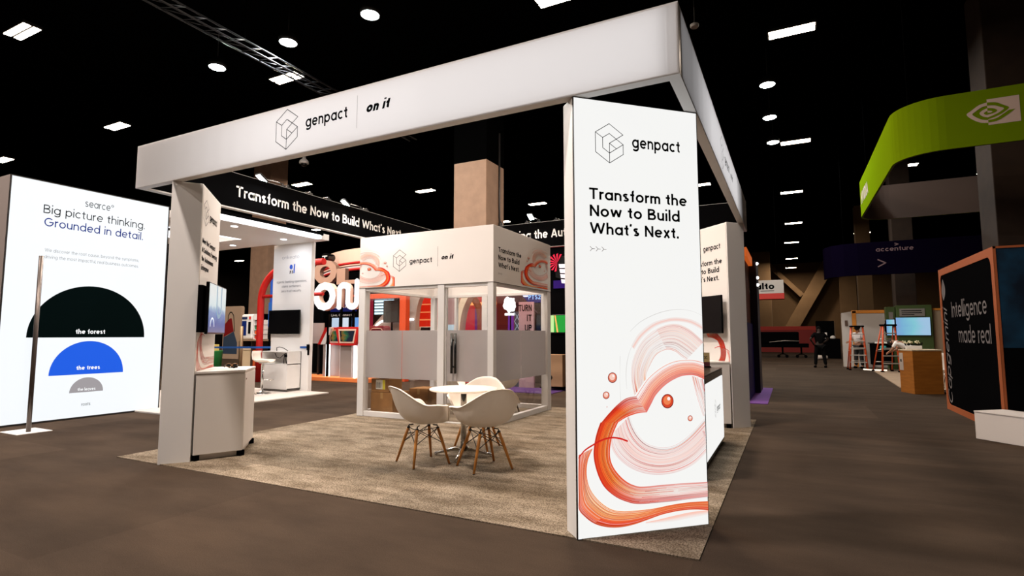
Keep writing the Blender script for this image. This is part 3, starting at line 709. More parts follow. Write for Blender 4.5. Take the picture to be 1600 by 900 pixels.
# arm lights clipped on top of the header beams
def arm_light(x, y, ang, label):
    t = thing('arm_light', label, 'arm light', (x, y, ZT), ang, group='arm lights on the header beams')
    m = MB(); m.box(-.03, .03, -.03, .03, 0, .03, .004); m.cyl((0, 0, .03), (0, 0, .06), .012, n=8); m.build('clamp', DARKG, t, local=True)
    m = MB(); m.tube([(0, 0, .05), (.1, 0, .06), (.22, 0, .055), (.3, 0, .05)], .009, 6); m.build('arm', CHROME, t, local=True)
    M = Matrix.Rotation(radians(-32), 3, 'Y')
    hd = MB(); bm = bmesh.new(); bmesh.ops.create_cube(bm, size=1)
    for v in bm.verts: v.co = M @ V((v.co.x * .16, v.co.y * .1, v.co.z * .03)) + V((.36, 0, .05))
    hd._bm(bm, .006); h = hd.build('head', DARKG, t, local=True)
    hd = MB(); bm = bmesh.new(); bmesh.ops.create_cube(bm, size=1)
    for v in bm.verts: v.co = M @ V((v.co.x * .14, v.co.y * .085, v.co.z * .006)) + V((.36, 0, .05)) + M @ V((0, 0, -.018))
    hd._bm(bm); l = hd.build('lens', BAYL, h); l.location = (0, 0, 0)
    l.data.transform(Matrix.Translation(V(t.location)))
    return t
arm_light(-6.06, 2.0, -pi / 2, 'lit arm light nearest on the left header beam, glowing white')
arm_light(-6.06, 3.65, -pi / 2, 'lit arm light midway along the left header beam, glowing white')
for y, l in ((2.1, 'dark arm light turned outward, first behind the nearest glowing one on the left beam'), (2.52, 'dark arm light turned outward near the middle of the left beam'), (2.9, 'dark arm light turned outward just before the second glowing one'),
             (3.8, 'dark arm light turned outward at the far end of the left beam')):
    arm_light(-6.06, y, pi, l)
arm_light(-3.72, 6.06, -pi / 2, 'lit arm light on the back header beam, above the lettered banner')
for x, l in ((-3.98, 'small arm light turned outward left of the lit one on the back beam'), (-3.36, 'small arm light turned outward right of the lit one on the back beam')): arm_light(x, 6.06, pi / 2, l)
for (x, y, d) in ((-5.7, 1.62, (.35, 0, -1)), (-5.7, 3.25, (.35, 0, -1)), (-3.72, 5.7, (0, -.35, -1))):
    area_lamp('lamp', (x, y, 3.58), .14, .09, 14, (1, .97, .93), d)

# ------------------------------------------------------------------ BOOTH: towers
def tower(label, f0, f1, dvec, wd, loc):
    """slab: end/front edge f0-f1, swept by dvec*wd"""
    t = thing('lightbox_tower', label, 'booth tower', loc, group='corner towers of the booth')
    d = V((dvec[0], dvec[1])).normalized() * wd
    MB().foot([f0, f1, (f1[0] + d.x, f1[1] + d.y), (f0[0] + d.x, f0[1] + d.y)], 0, ZB - .002, .004).build('body', WHITE, t)
    return t
n0, n1 = (-.7377, 0), (0, .7063)
NP = Panel((-.7377, 0, 0), (.7377, .7063, 0)); NW = 1.0213
inw = -NP.n
t = tower('tall white tower nearest the viewer, its backlit front printed with red and orange swirls', (n0[0] + inw.x * .016, n0[1] + inw.y * .016), (n1[0] + inw.x * .016, n1[1] + inw.y * .016), (inw.x, inw.y), .1655, (-.45, .45, 0))
g = MB(); slab(g, NP, .006, NW - .006, .006, ZB - .008, 0, -.0155); g = g.build('backlit_graphic', LIT, t)
m = MB()
for a, b in ((0, .006), (NW - .006, NW)): slab(m, NP, a, b, 0, ZB - .002, 0, -.016)
slab(m, NP, .006, NW - .006, ZB - .008, ZB - .002, 0, -.016); slab(m, NP, .006, NW - .006, 0, .006, 0, -.016)
m.build('edge_trim', DARKG, t)
m = MB(); artwork(m, NP, (.0065, NW - .0065, .01, 1.6), lambda a, b: (a * .978, b), ARTBASE); m.build('swirl_artwork', BACKLIT, g)
m = MB()
for s, u, v, w in (('Transform the', .116, 2.312, .795), ('Now to Build', .119, 2.19, .727), ("What's Next.", .117, 2.064, .717)): m = MB(); text(m, NP, s, u, v, w, .082, .015); m.build('headline_lettering', INKB, g)
m = MB()
text(m, NP, 'genpact', .463, 2.717, .4, .09, .012); m.build('lettering', INKB, g)
m = MB(); cube_logo(m, NP, .17, 2.586, .22, .29, .0045); m.build('logo_mark', INKB, g)
def arrows(m, pan, u, v, s, lw):
    for k in range(3):
        a = u + k * s * 1.55
        line(m, pan, [(a, v + s * .55), (a + s * .55, v), (a, v - s * .55)], lw); line(m, pan, [(a + s * .55, v), (a + s * 1.2, v)], lw)
m = MB(); arrows(m, NP, .118, 1.958, .029, .003); m.build('arrow_marks', mat('brick_ink', (170, 80, 70), .8, spec=0), g)

A0, A1 = (-5.40, .0), (-5.21, .23); DD = (-.7071, .7071)
t = tower('white tower at the left front corner with counter and screen on its inner side', A0, A1, DD, 1.0, (-5.7, .5, 0))
IP = Panel((A1[0], A1[1], 0), (DD[0], DD[1], 0))
m = MB(); slab(m, IP, .02, .98, .96, ZB - .02, .004, .0); g = m.build('printed_graphic', FABW, t)
m = MB(); cube_logo(m, IP, .06, 2.60, .25, .3, .006, .006); m.build('logo_mark', INKB, g); m = MB(); text(m, IP, 'genpact', .37, 2.70, .42, .09, .014, off=.006); m.build('lettering', INKB, g); m = MB()
for i, s in enumerate(('Meet the Genpact', 'AI Solutions Powering', 'the Autonomous', 'Enterprise')): m = MB(); text(m, IP, s, .06, 2.39 - .1 * i, None, .06, .02, off=.006); m.build('headline_lettering', INKB, g)
m = MB(); artwork(m, IP, (.02, .98, .965, 1.75), lambda a, b: (.04 + a * .9, .86 + b * .78), PRBASE, 5, .7, True); m.build('swirl_artwork', PRINT, g)
B0, B1 = (0, 5.34), (-.22, 5.12)
t = tower('white tower at the far right corner with black screen on its inner side', B0, B1, DD, 1.0, (-.5, 5.6, 0))
QP = Panel((B1[0] + DD[0], B1[1] + DD[1], 0), (.7071, -.7071, 0))
m = MB(); slab(m, QP, .02, .98, .96, ZB - .02, .004, .0); g = m.build('printed_graphic', FABW, t)
m = MB(); cube_logo(m, QP, .12, 2.60, .25, .3, .006, .006); text(m, QP, 'genpact', .45, 2.67, .4, .085, .014, off=.006)
for i, (s, w) in enumerate((('Transform the', .78), ('Now to Build', .71), ("What's Next.", .70))): text(m, QP, s, .10, 2.44 - .125 * i, w, .08, .018, off=.006)
m.build('lettering', INKB, g)
m = MB(); artwork(m, QP, (.02, .98, .965, 1.7), lambda a, b: (1.02 - a * .95, .62 + b * .86), PRBASE, 6, .7, True); m.build('swirl_artwork', PRINT, g)

# ------------------------------------------------------------------ BOOTH: screens on the towers
SCREEN_SKY = None
def picture_mat(name, stops, emit=1.0, wave=0.0, axis='Z', lo=0.0, hi=1.0):
    """a screen picture: vertical colour ramp with wavy bands"""
    m = bpy.data.materials.new(name); m.use_nodes = True
    nt = m.node_tree; L = nt.links; b = nt.nodes['Principled BSDF']
    tc = nt.nodes.new('ShaderNodeTexCoord'); sp = nt.nodes.new('ShaderNodeSeparateXYZ'); L.new(tc.outputs['Generated'], sp.inputs[0])
    nz = nt.nodes.new('ShaderNodeTexNoise'); nz.inputs['Scale'].default_value = 3.0; L.new(tc.outputs['Generated'], nz.inputs['Vector'])
    ma = nt.nodes.new('ShaderNodeMath'); ma.operation = 'MULTIPLY_ADD'; L.new(nz.outputs['Fac'], ma.inputs[0]); ma.inputs[1].default_value = wave; L.new(sp.outputs[axis], ma.inputs[2])
    rp = nt.nodes.new('ShaderNodeValToRGB'); e = rp.color_ramp.elements
    while len(e) < len(stops): e.new(0.5)
    for k, (p, c) in enumerate(stops): e[k].position = p; e[k].color = (*lin(c), 1)
    L.new(ma.outputs[0], rp.inputs['Fac']); L.new(rp.outputs['Color'], b.inputs['Emission Color'])
    b.inputs['Base Color'].default_value = (.01, .01, .01, 1); b.inputs['Emission Strength'].default_value = emit; b.inputs['Roughness'].default_value = .25
    MATS[name] = m; return m
def wall_screen(label, pan, u0, u1, z0, z1, off, pic, th=.035):
    c = pan.p((u0 + u1) / 2, z0, off)
    t = thing('wall_screen', label, 'screen', c)
    m = MB(); slab(m, pan, u0, u1, z0, z1, off, off - th, .006); b = m.build('casing', BLACK, t)
    m = MB(); slab(m, pan, u0 + .012, u1 - .012, z0 + .02, z1 - .012, off + .002, off - .002); d = m.build('display', pic, t)
    m = MB(); um = (u0 + u1) / 2; zm = (z0 + z1) / 2
    slab(m, pan, u0 - .03, um + .2, z0 + .02, z1 - .04, .05, .004); slab(m, pan, um - .06, um + .06, zm - .08, zm + .08, off - th, .02); slab(m, pan, um - .22, um + .22, zm - .16, zm + .16, off - th + .001, off - th - .02)
    m.build('bracket', BLACKM, t)
    return t
PIC = picture_mat('landscape_picture', [(0, (60, 66, 84)), (.12, (96, 112, 150)), (.3, (58, 92, 158)), (.52, (110, 140, 190)), (.6, (150, 180, 205)), (.66, (206, 222, 224)), (1, (214, 226, 224))], .85, .25)
t = wall_screen('landscape screen showing a blue mountain picture, on the left tower above the counter', IP, .0, .98, 1.37, 1.95, .11, PIC)
TP = IP
m = MB()
pts = [(.55 + .13 * cos(pi + pi * i / 16), 1.70 + .12 * sin(pi + pi * i / 16)) for i in range(17)]
line(m, TP, [(.42, 1.92)] + pts + [(.68, 1.92)], .05, .1145); lab(m.build('picture_shape', mat('pale_grey_glow', (150, 172, 190), .5, emit=.9), t), 'pale grey letter U on the screen')
m = MB(); line(m, TP, [(.2 + .1 * cos(pi - pi * i / 16), 1.46 + .09 * sin(pi - pi * i / 16)) for i in range(17)], .02, .1145); lab(m.build('picture_shape', mat('white_glow', (240, 244, 250), .5, emit=1), t), 'white arc on the screen')
OFFSCR = mat('switched_off_screen', (6, 6, 7), .35, spec=.2)
wall_screen('black switched-off screen on the far right tower', QP, .06, .98, 1.38, 1.95, .13, OFFSCR)

# ------------------------------------------------------------------ BOOTH: counters
def counter(label, poly, loc, f):
    t = thing('counter_cabinet', label, 'counter', loc, group='white counters of the booth')
    cx = sum(p[0] for p in poly) / len(poly); cy = sum(p[1] for p in poly) / len(poly)
    sc = lambda k: [(cx + (p[0] - cx) * k, cy + (p[1] - cy) * k) for p in poly]
    MB().foot(poly, .07, .935, .003).build('carcass', OFFW, t)
    MB().foot(sc(1.015), .938, .965, .003).build('worktop', OFFW, t)
    MB().foot(sc(.86), .009, .07).build('plinth', OFFW, t)
    for p in poly:
        q = (cx + (p[0] - cx) * .92, cy + (p[1] - cy) * .92)
        MB().box(q[0] - .03, q[0] + .03, q[1] - .03, q[1] + .03, .0085, .07, .004).build('foot', BLACKM, t)
    a, b = V((*poly[f], 0)), V((*poly[f + 1], 0)); dp = Panel(a, b - a); W = (b - a).length
    m = MB(); slab(m, dp, .02, W - .012, .085, .925, .004, .0, .001); d = m.build('door', WHITE, t)
    m = MB(); m.cyl(dp.p(.06, .86, .004), dp.p(.06, .86, .01), .01, n=12); m.build('lock', CHROME, d)
    return t
CA = [(-5.195, .245), (-4.98, .68), (-5.53, 1.24), (-5.86, .9)]
counter('white angled counter cabinet standing against the left tower', CA, (-5.4, .75, 0), 1)
CB = [(-.24, 5.10), (-.68, 4.96), (-1.24, 5.5), (-.9, 5.83)]
counter('white angled counter cabinet against the far right tower, behind the backlit counter', CB[::-1], (-.75, 5.3, 0), 1)
# eyeglasses left on the left counter
t = thing('sunglasses', 'dark sunglasses with tan frame lying on the left white counter', 'sunglasses', (-5.56, .93, .967))
M = Matrix.Rotation(radians(50), 3, 'Z')
tt = lambda x, y, z: V((-5.56, .93, .968)) + M @ V((x, y, z))
for s in (-1, 1):
    m = MB(); m.tube([tt(s * .035 + .03 * cos(2 * pi * i / 14), .012, .022 + .02 * sin(2 * pi * i / 14)) for i in range(14)], .004, 6, True); fr = m.build('rim', mat('tan_tortoise', (120, 78, 34), .4), t)
    m = MB(); m.prism([tt(s * .035 + .028 * cos(2 * pi * i / 14), .0105, .022 + .018 * sin(2 * pi * i / 14)) for i in range(14)], M @ V((0, .003, 0))); m.build('lens', BLACK, fr)
    m = MB(); m.tube([tt(s * .067, .012, .03), tt(s * .07, -.08, .026), tt(s * .068, -.13, .006)], .004, 6); m.build('temple', BLACK, t)
m = MB(); m.tube([tt(-.01, .012, .024), tt(0, .012, .03), tt(.01, .012, .024)], .003, 6); m.build('bridge', MATS['tan_tortoise'], t)
t = thing('folded_cable', 'short dark cable coiled beside the sunglasses on the counter', 'cable', (-5.4, .8, .967))
m = MB(); m.tube([(-5.40 + .05 * cos(i * .5) + .004 * i, .8 + .035 * sin(i * .5), .971 + .0006 * i) for i in range(24)], .0045, 6); m.build('cord', BLACKM, t)

# backlit counter on the right side
t = thing('backlit_counter', 'black-topped counter with a glowing white front facing the right aisle', 'counter', (-.6, 3.0, 0))
SP = Panel((-.23, 0, 0), (0, 1, 0)); y0, y1 = 1.85, 4.0
m = MB(); bd = [SP.p(a, b, 0) for a, b in rrect(y0, y1, .03, .925, .05)]; m.prism(bd, (-.62, 0, 0), .004); m.build('carcass', BLACK, t)
m = MB(); lf = [SP.p(a, b, .003) for a, b in rrect(y0 + .03, y1 - .03, .075, .85, .04)]; m.prism(lf, (-.004, 0, 0)); g = m.build('backlit_front', LIT, t)
m = MB(); text(m, SP, 'genpact', 3.30, .47, .32, .075, .012, off=.006); cube_logo(m, SP, 3.08, .42, .15, .2, .004, .006); m.build('lettering', INKB, g)
MB().box(-.83, -.27, y0 + .05, y1 - .05, .009, .03).build('plinth', BLACKM, t)
MB().box(-.855, -.228, y0 - .005, y1 + .005, .926, .94, .004).build('worktop', noisy('black_walnut_top', (26, 20, 17), (40, 30, 24), 6, .3, (1, 8, 1)), t)
t = thing('card_holder', 'small tan card display standing on the backlit counter', 'card display', (-.42, 3.95, .94))
KP = Panel((-.47, 3.9, 0), (.9, .42, 0))
m = MB(); slab(m, KP, 0, .11, .955, 1.13, 0, -.006); c_ = m.build('card', mat('tan_card', (196, 170, 118), .7), t)
m = MB(); slab(m, KP, .0, .11, .955, 1.01, .0015, .0); lab(m.build('card_band', mat('maroon_print', (92, 36, 44), .7), c_), 'maroon printed band')
m = MB(); line(m, KP, [(.035, 1.085), (.055, 1.07), (.075, 1.085)], .006, .002); line(m, KP, [(.03, 1.055), (.08, 1.055)], .004, .002); m.build('print_mark', INKB, c_)
m = MB(); slab(m, KP, -.01, .12, .9405, .955, .02, -.03); m.build('holder_base', BLACK, t)
# ------------------------------------------------------------------ BOOTH: glass meeting room in the back left corner
RX0, RX1, RY0, RY1 = -6.015, -3.38, 3.62, 5.82
t = room = thing('meeting_room', 'white-framed glass meeting room with printed roof fascia in the back corner of the booth', 'meeting room', (-4.7, 4.7, 0))
for x0, x1, y0, y1 in ((RX0, RX0 + .13, RY0, RY0 + .13), (-4.388, -4.265, RY0, RY0 + .12), (RX1 - .10, RX1, RY0, RY0 + .10), (RX1 - .13, RX1, RY1 - .15, RY1), (RX0, RX0 + .1, RY1 - .1, RY1), (-4.8, -4.68, RY1 - .1, RY1), (-5.45, -5.40, RY1 - .08, RY1)):
    MB().box(x0, x1, y0, y1, .008, 2.16, .004).build('post', ALU, t)
m = MB()
for a in ((RX0 + .13, -4.388, RY0 + .02, RY0 + .1), (RX0 + .1, RX1 - .13, RY1 - .09, RY1 - .01)): m.box(a[0], a[1], a[2], a[3], .008, .09, .003); m.box(a[0], a[1], a[2], a[3], 2.11, 2.16, .003)
m.box(-4.265, RX1 - .1, RY0 + .02, RY0 + .1, 2.11, 2.16); m.box(-4.265, RX1 - .1, RY0 + .03, RY0 + .09, .008, .02)
for x in (RX1 - .09, RX0 + .01): m.box(x, x + .08, RY0 + .13, RY1 - .15, .008, .09, .003); m.box(x, x + .08, RY0 + .13, RY1 - .15, 2.11, 2.16, .003)
m.build('rail', ALU, t)
GL = glass('clear_glass', .05)
FR = frost('frosted_film', (190, 184, 182), .19)
FRONT = Panel((0, RY0 + .06, 0), (1, 0, 0)); SIDE = Panel((RX1 - .05, 0, 0), (0, 1, 0)); BACK = Panel((0, RY1 - .05, 0), (1, 0, 0)); LEFTP = Panel((RX0 + .05, 0, 0), (0, 1, 0))
def pane(pan, u0, u1, film, name='glass_pane', parent=t, z0=.09, z1=2.11):
    m = MB(); slab(m, pan, u0, u1, z0, z1, .004, -.004); g = m.build(name, GL, parent)
    if film:
        m = MB(); slab(m, pan, u0 + .002, u1 - .002, .645, 1.435, .0065, .0055); lab(m.build('frosted_film', FR, g if parent is t else parent), 'frosted band across the glass')
    return g
pane(FRONT, RX0 + .13, -5.12, True); pane(FRONT, -5.116, -4.388, True)
pane(SIDE, RY0 + .1, 4.65, True); pane(SIDE, 4.654, RY1 - .15, True)
pane(BACK, RX0 + .1, -5.45, False); pane(BACK, -5.40, -4.8, False); pane(BACK, -4.68, RX1 - .13, False)
pane(LEFTP, RY0 + .13, RY1 - .1, False)
m = MB(); slab(m, FRONT, -4.245, RX1 - .105, .025, 2.105, .006, -.006); dr = m.build('glass_door', GL, t)
m = MB(); slab(m, FRONT, -4.243, RX1 - .107, .645, 1.435, .0085, .0075); lab(m.build('frosted_film', FR, dr), 'frosted band across the door')
m = MB()
for s in (.06, -.06):
    m.cyl((-4.115, RY0 + .06 - s,   .77), (-4.115, RY0 + .06 - s, 1.385), .021, n=12)
for z in (.87, 1.28): m.cyl((-4.115, RY0 - .004, z), (-4.045, RY0 - .004, z), .012, n=8); m.cyl((-4.115, RY0 + .01, z), (-4.115, RY0 + .11, z), .012, n=8)
m.cyl((-4.045, RY0 - .004, .77), (-4.045, RY0 - .004, 1.385), .019, n=12)
lab(m.build('pull_handle', BLACK, dr), 'tall black double bar handle')
m = MB(); m.box(-4.262, -4.247, RY0 + .04, RY0 + .08, .02, 2.11); m.build('door_edge', ALU, t)
FZ0, FZ1 = 2.16, 3.035
m = MB(); m.box(RX0, RX1, RY0, RY0 + .05, FZ0, FZ1, .002); ff = lab(m.build('fascia_panel', FABW, t), 'white front fascia panel')
m = MB(); m.box(RX1 - .05, RX1, RY0 + .05, RY1, FZ0, FZ1, .002); fs = lab(m.build('fascia_panel', FABW, t), 'white side fascia panel')
m = MB(); m.box(RX0, RX1 - .05, RY1 - .05, RY1, FZ0, FZ1); lab(m.build('fascia_panel', FABW, t), 'back fascia panel')
m = MB(); m.box(RX0, RX0 + .05, RY0 + .05, RY1 - .05, FZ0, FZ1); lab(m.build('fascia_panel', FABW, t), 'left fascia panel')
m = MB(); m.box(RX0, RX1 + .002, RY0 - .003, RY0, FZ0 - .006, FZ0); m.box(RX1, RX1 + .003, RY0, RY1, FZ0 - .006, FZ0); m.build('shadow_gap', DARKG, t)
F1 = Panel((0, RY0, 0), (1, 0, 0)); F2 = Panel((RX1, 0, 0), (0, 1, 0))
m = MB(); text(m, F1, 'genpact', -4.95, 2.525, .445, .085, .012, off=.002); text(m, F1, 'on it', -4.321, 2.555, .229, .075, .035, .25, off=.002); line(m, F1, [(-4.395, 2.45), (-4.395, 2.77)], .004, .002); m.build('lettering', INKB, ff)
m = MB(); cube_logo(m, F1, -5.287, 2.41, .262, .36, .006, .002); m.build('logo_mark', INKB, ff)
m = MB(); artwork(m, F1, (RX0 + .005, -5.2, FZ0 + .01, FZ1 - .02), lambda a, b: (-5.24 - a * .78, 2.04 + b * .5), PRBASE, 7, .6, True); m.build('swirl_artwork', PRINT, ff)
m = MB()
for s, v, w in (('Transform the', 2.635, .80), ('Now to Build', 2.515, .73), ("What's Next.", 2.395, .72)): text(m, F2, s, 3.775, v, w, .078, .018, off=.002)
arrows(m, F2, 3.775, 2.30, .03, .003); m.build('lettering', INKB, fs)
m = MB(); artwork(m, F2, (4.55, RY1 - .12, FZ0 + .03, FZ1 - .12), lambda a, b: (4.55 + a * 1.08, 2.13 + b * .51), PRBASE, 8, .6, True)
m.build('swirl_artwork', PRINT, fs)
# cartons and a bin inside the room, by the left pane
CARD = noisy('brown_cardboard', (126, 88, 48), (140, 98, 54), 5, .85)
def carton(label, x0, x1, y0, y1, z0, z1, tag_=False):
    t = thing('cardboard_box', label, 'box', ((x0 + x1) / 2, (y0 + y1) / 2, z0), group='cartons in the glass room')
    MB().box(x0, x1, y0, y1, z0, z1, .004).build('carton', CARD, t)
    m = MB(); ym = (y0 + y1) / 2; m.box(x0 + .001, x1 - .001, ym - .025, ym + .025, z1 - .0005, z1 + .0008); m.box((x0 + x1) / 2 - .025, (x0 + x1) / 2 + .025, y0 - .0008, y0, z1 - .1, z1); m.build('packing_tape', mat('tan_tape', (150, 116, 70), .3), t)
    if tag_:
        p = Panel((0, y0, 0), (1, 0, 0)); m = MB(); slab(m, p, x0 + .10, x0 + .3, z0 + .05, z1 - .02, .001, 0); l = lab(m.build('shipping_label', mat('white_paper', (226, 224, 214), .8), t), 'white shipping label')
        m = MB(); slab(m, p, x0 + .245, x0 + .298, z0 + .05, z1 - .02, .0016, .001); lab(m.build('label_stripe', mat('yellow_paper', (226, 214, 60), .8), l), 'yellow stripe')
        m = MB()
        for k in range(5): slab(m, p, x0 + .115 + k * .022, x0 + .125 + k * .022, z0 + .07, z1 - .06, .0016, .001)
        m.build('bar_print', INKB, l)
    return t
carton('large brown carton at the bottom of the stack behind the left glass pane', -5.87, -5.40, 3.80, 4.25, .009, .39)
carton('smaller brown carton with a white and yellow label on top of the large one', -5.86, -5.48, 3.80, 4.15, .395, .62, True)
carton('brown carton on the floor behind the labelled stack', -5.5, -5.1, 4.38, 4.8, .009, .42)
t = thing('grey_bin', 'grey rounded bin on the upper carton, blurred behind the frosted glass', 'bin', (-5.7, 3.95, .622))
MB().lathe([(.10, 0), (.125, .02), (.14, .22), (.145, .25), (.13, .25), (.12, .04), (.01, .03)], (-5.69, 3.96, .622)).build('tub', mat('grey_fabric', (96, 94, 98), .9), t)
MB().lathe([(.15, .0), (.15, .02), (.08, .045), (.01, .05)], (-5.69, 3.96, .8725)).build('lid', mat('light_grey_fabric', (120, 118, 122), .9), t)

# ------------------------------------------------------------------ furniture: moulded shell chairs and the round table
SHELL = noisy('ivory_moulded_plastic', (232, 222, 210), (236, 227, 216), 2, .42)
OAK = noisy('honey_oak', (176, 112, 48), (200, 136, 66), 6, .45, (1, 1, .12), detail=6)
DKWOOD = noisy('dark_stained_wood', (62, 42, 30), (80, 56, 40), 6, .45, (1, 1, .12))
WIRE = mat('black_wire', (12, 12, 13), .4)
def sm(a, b, x):
    t = max(0, min(1, (x - a) / (b - a))); return t * t * (3 - 2 * t)
def shell_mesh():
    """bucket seat: front is +y; rim rises from waterfall front edge over the arms to the back"""
    nt, ns = 72, 16; vs = []; fs = []
    for i in range(nt):
        th = 2 * pi * i / nt; a = abs(((th + pi) % (2 * pi)) - pi)      # 0 at front, pi at back
        d = math.degrees(a)
        rx = .235 + .085 * sm(30, 75, d) - .075 * sm(125, 180, d)
        ry = .245 if d < 90 else .245 + .055 * sm(90, 170, d)
        e = 2.6
        c, s_ = cos(th), sin(th)
        k = (abs(c) ** e + abs(s_) ** e) ** (-1 / e)
        x = s_ * k * rx; y = c * k * ry
        z = .435 + .205 * sm(34, 66, d) + .012 * sm(70, 100, d) + .165 * sm(112, 160, d) + .01 * sm(150, 180, d)
        out = .03 * sm(36, 62, d) * (1 - sm(100, 150, d))
        if d < 34: z -= .012 * (1 - d / 34)
        fx, fy = (x / max(1e-6, math.hypot(x, y)), y / max(1e-6, math.hypot(x, y)))
        yb = -.055 * sm(110, 170, d)
        R = V((x + fx * out, y + fy * out * .4 + yb, z))
        p0 = V((0, 0, .418)); 
        q1 = V((x * .80, y * .82 + .0, .408 if d > 40 else .43)); q2 = V((x * (.93 if d > 40 else .95), (y * .90 if d > 40 else y * .96) + yb * .4, .418 + (z - .418) * (.42 if d > 40 else .9)))
        for j in range(ns):
            f = j / (ns - 1)
            b = p0 * (1 - f) ** 3 + q1 * 3 * f * (1 - f) ** 2 + q2 * 3 * f * f * (1 - f) + R * f ** 3
            if j == 0: b = p0 + (V((x, y, 0)) * .02)
            vs.append(b)
        tip = R + V((fx, fy, 0)) * (.014 + .012 * sm(36, 66, d)) + V((0, 0, -.004 - .014 * sm(30, 60, d) * (1 - sm(140, 170, d))))
        vs.append(tip)
    n = ns + 1
    for i in range(nt):
        for j in range(n - 1):
            k = (i + 1) % nt
            fs.append((i * n + j, k * n + j, k * n + j + 1, i * n + j + 1))
    fs.append(tuple(i * n for i in range(nt))[::-1])
    return vs, fs
def chair(name, label, loc, rz, group, wood):
    t = thing(name, label, 'chair', loc, rz, group)
    m = MB(); v, f = shell_mesh(); m.add(v, f, smooth=True); o = m.build('seat_shell', SHELL, t, local=True)
    so = o.modifiers.new('thickness', 'SOLIDIFY'); so.thickness = .007; so.offset = -1
    sd = o.modifiers.new('smooth', 'SUBSURF'); sd.levels = 1; sd.render_levels = 1
    tops = {}
    for sx in (-1, 1):
        for sy in (-1, 1):
            a = V((sx * .105, sy * .12 + .0, .372)); b = V((sx * .215, sy * .205, .0))
            m = MB(); m.tube([a, a.lerp(b, .3), b], [.015, .0165, .0115], 12); m.build('leg', wood, t, local=True); tops[(sx, sy)] = (a, b)
    m = MB()
    for sx in (-1, 1):
        for sy in (-1, 1):
            a, b = tops[(sx, sy)]; m.tube([V((sx * .07, sy * .08, .40)), V((sx * .1, sy * .115, .395)), a + V((0, 0, .004))], .007, 6); m.cyl(a + V((0, 0, -.01)), a + V((0, 0, .006)), .0175, n=10)
    pr = [(1, 1), (1, -1), (-1, -1), (-1, 1)]
    for i in range(4):
        p, q = pr[i], pr[(i + 1) % 4]
        a, b = tops[p]; c, d = tops[q]
        m.tube([a, c.lerp(d, .42)], .0042, 5); m.tube([c, a.lerp(b, .42)], .0042, 5)
    m.tube([tops[(1, 1)][0], tops[(-1, -1)][0].lerp(tops[(-1, -1)][1], .2)], .004, 5); m.tube([tops[(-1, 1)][0], tops[(1, -1)][0].lerp(tops[(1, -1)][1], .2)], .004, 5)
    m.build('wire_brace', WIRE, t, local=True)
    m = MB()
    for k in tops: b = tops[k][1]; m.cyl(b + V((0, 0, -.0)), b + V((0, 0, .006)), .0125, n=10)
    m.build('foot_glide', WIRE, t, local=True)
    return t
def face(dx, dy): return math.atan2(dy, dx) - pi / 2
TX, TY = -2.76, 1.81
c0 = chair('shell_chair', 'white moulded shell armchair nearest the viewer, its back turned to us, at the round table', (-2.27, 1.43, .009), face(-.62, .42), 'white shell armchairs around the table', OAK)
dup(c0, (-2.96, 1.32, .009), face(.47, .88), 'white moulded shell armchair at the left of the round table, seen from its side')
dup(c0, (-2.84, 2.24, .009), face(.16, -1.0), 'white moulded shell armchair behind the round table, facing the viewer')
c1 = chair('shell_chair', 'white shell armchair with dark legs inside the glass room, left of the glass door', (-4.72, 4.55, .009), face(1, .35), 'dark-legged armchairs in the glass room', DKWOOD)
dup(c1, (-3.95, 5.0, .009), face(-1, .1), 'white shell armchair with dark legs inside the glass room, behind the right pane')
t = thing('round_table', 'small round white table on a chrome pedestal between the white shell chairs', 'table', (TX, TY, .009))
MB().lathe([(.02, .722), (.36, .722), (.385, .73), (.388, .742), (.384, .748), (.02, .748)], (TX, TY, .009), 64).build('tabletop', SHELL, t)
m = MB(); m.cyl((TX, TY, .06), (TX, TY, .71), .034, n=24); m.build('pedestal', CHROME, t)
m = MB(); m.lathe([(.02, .69), (.10, .712), (.11, .7215), (.02, .7215)], (TX, TY, .009)); m.build('mount_plate', BLACK, t)
for k in range(4):
    a = radians(18 + 90 * k); m = MB()
    m.tube([(TX + cos(a) * r, TY + sin(a) * r, z) for r, z in ((.02, .085), (.1, .082), (.22, .05), (.33, .028))], [.026, .022, .016, .012], 8)
    m.cyl((TX + cos(a) * .32, TY + sin(a) * .32, .009), (TX + cos(a) * .32, TY + sin(a) * .32, .024), .013, n=10)
    m.build('foot', CHROME, t)
# ------------------------------------------------------------------ the lit white wall on the left
SX = -9.87
SPN = Panel((SX, 0, 0), (0, 1, 0))
t = thing('lightbox_wall', 'big glowing white wall on the left with three half discs, black, blue and grey', 'lightbox wall', (SX - .2, 1.4, 0))
MB().box(SX - .45, SX - .012, .234, 2.62, .0, 3.80, .004).build('body', mat('greige_laminate', (150, 138, 132), .6), t)
m = MB(); slab(m, SPN, .252, 2.602, .03, 3.785, 0, -.011); g = m.build('backlit_graphic', LITC, t)
m = MB()
for a, b, c, d in ((.234, .252, 0, 3.80), (2.602, 2.62, 0, 3.80), (.252, 2.602, 3.785, 3.80), (.252, 2.602, 0.0, .03)): slab(m, SPN, a, b, c, d, .004, -.012)
m.build('edge_trim', DARKG, t)
m = MB(); text(m, SPN, 'searce', 1.233, 3.51, .38, .12, -.006); text(m, SPN, 'Big picture thinking.', .671, 3.29, 1.52, .135, -.004); 
m.add([SPN.p(1.645 + .02 * cos(2 * pi * i / 16), 3.6 + .02 * sin(2 * pi * i / 16), .003) for i in range(16)] + [SPN.p(1.645 + .013 * cos(2 * pi * i / 16), 3.6 + .013 * sin(2 * pi * i / 16), .003) for i in range(16)], [(i, (i + 1) % 16, 16 + (i + 1) % 16, 16 + i) for i in range(16)])
m.build('lettering', INKB, g)
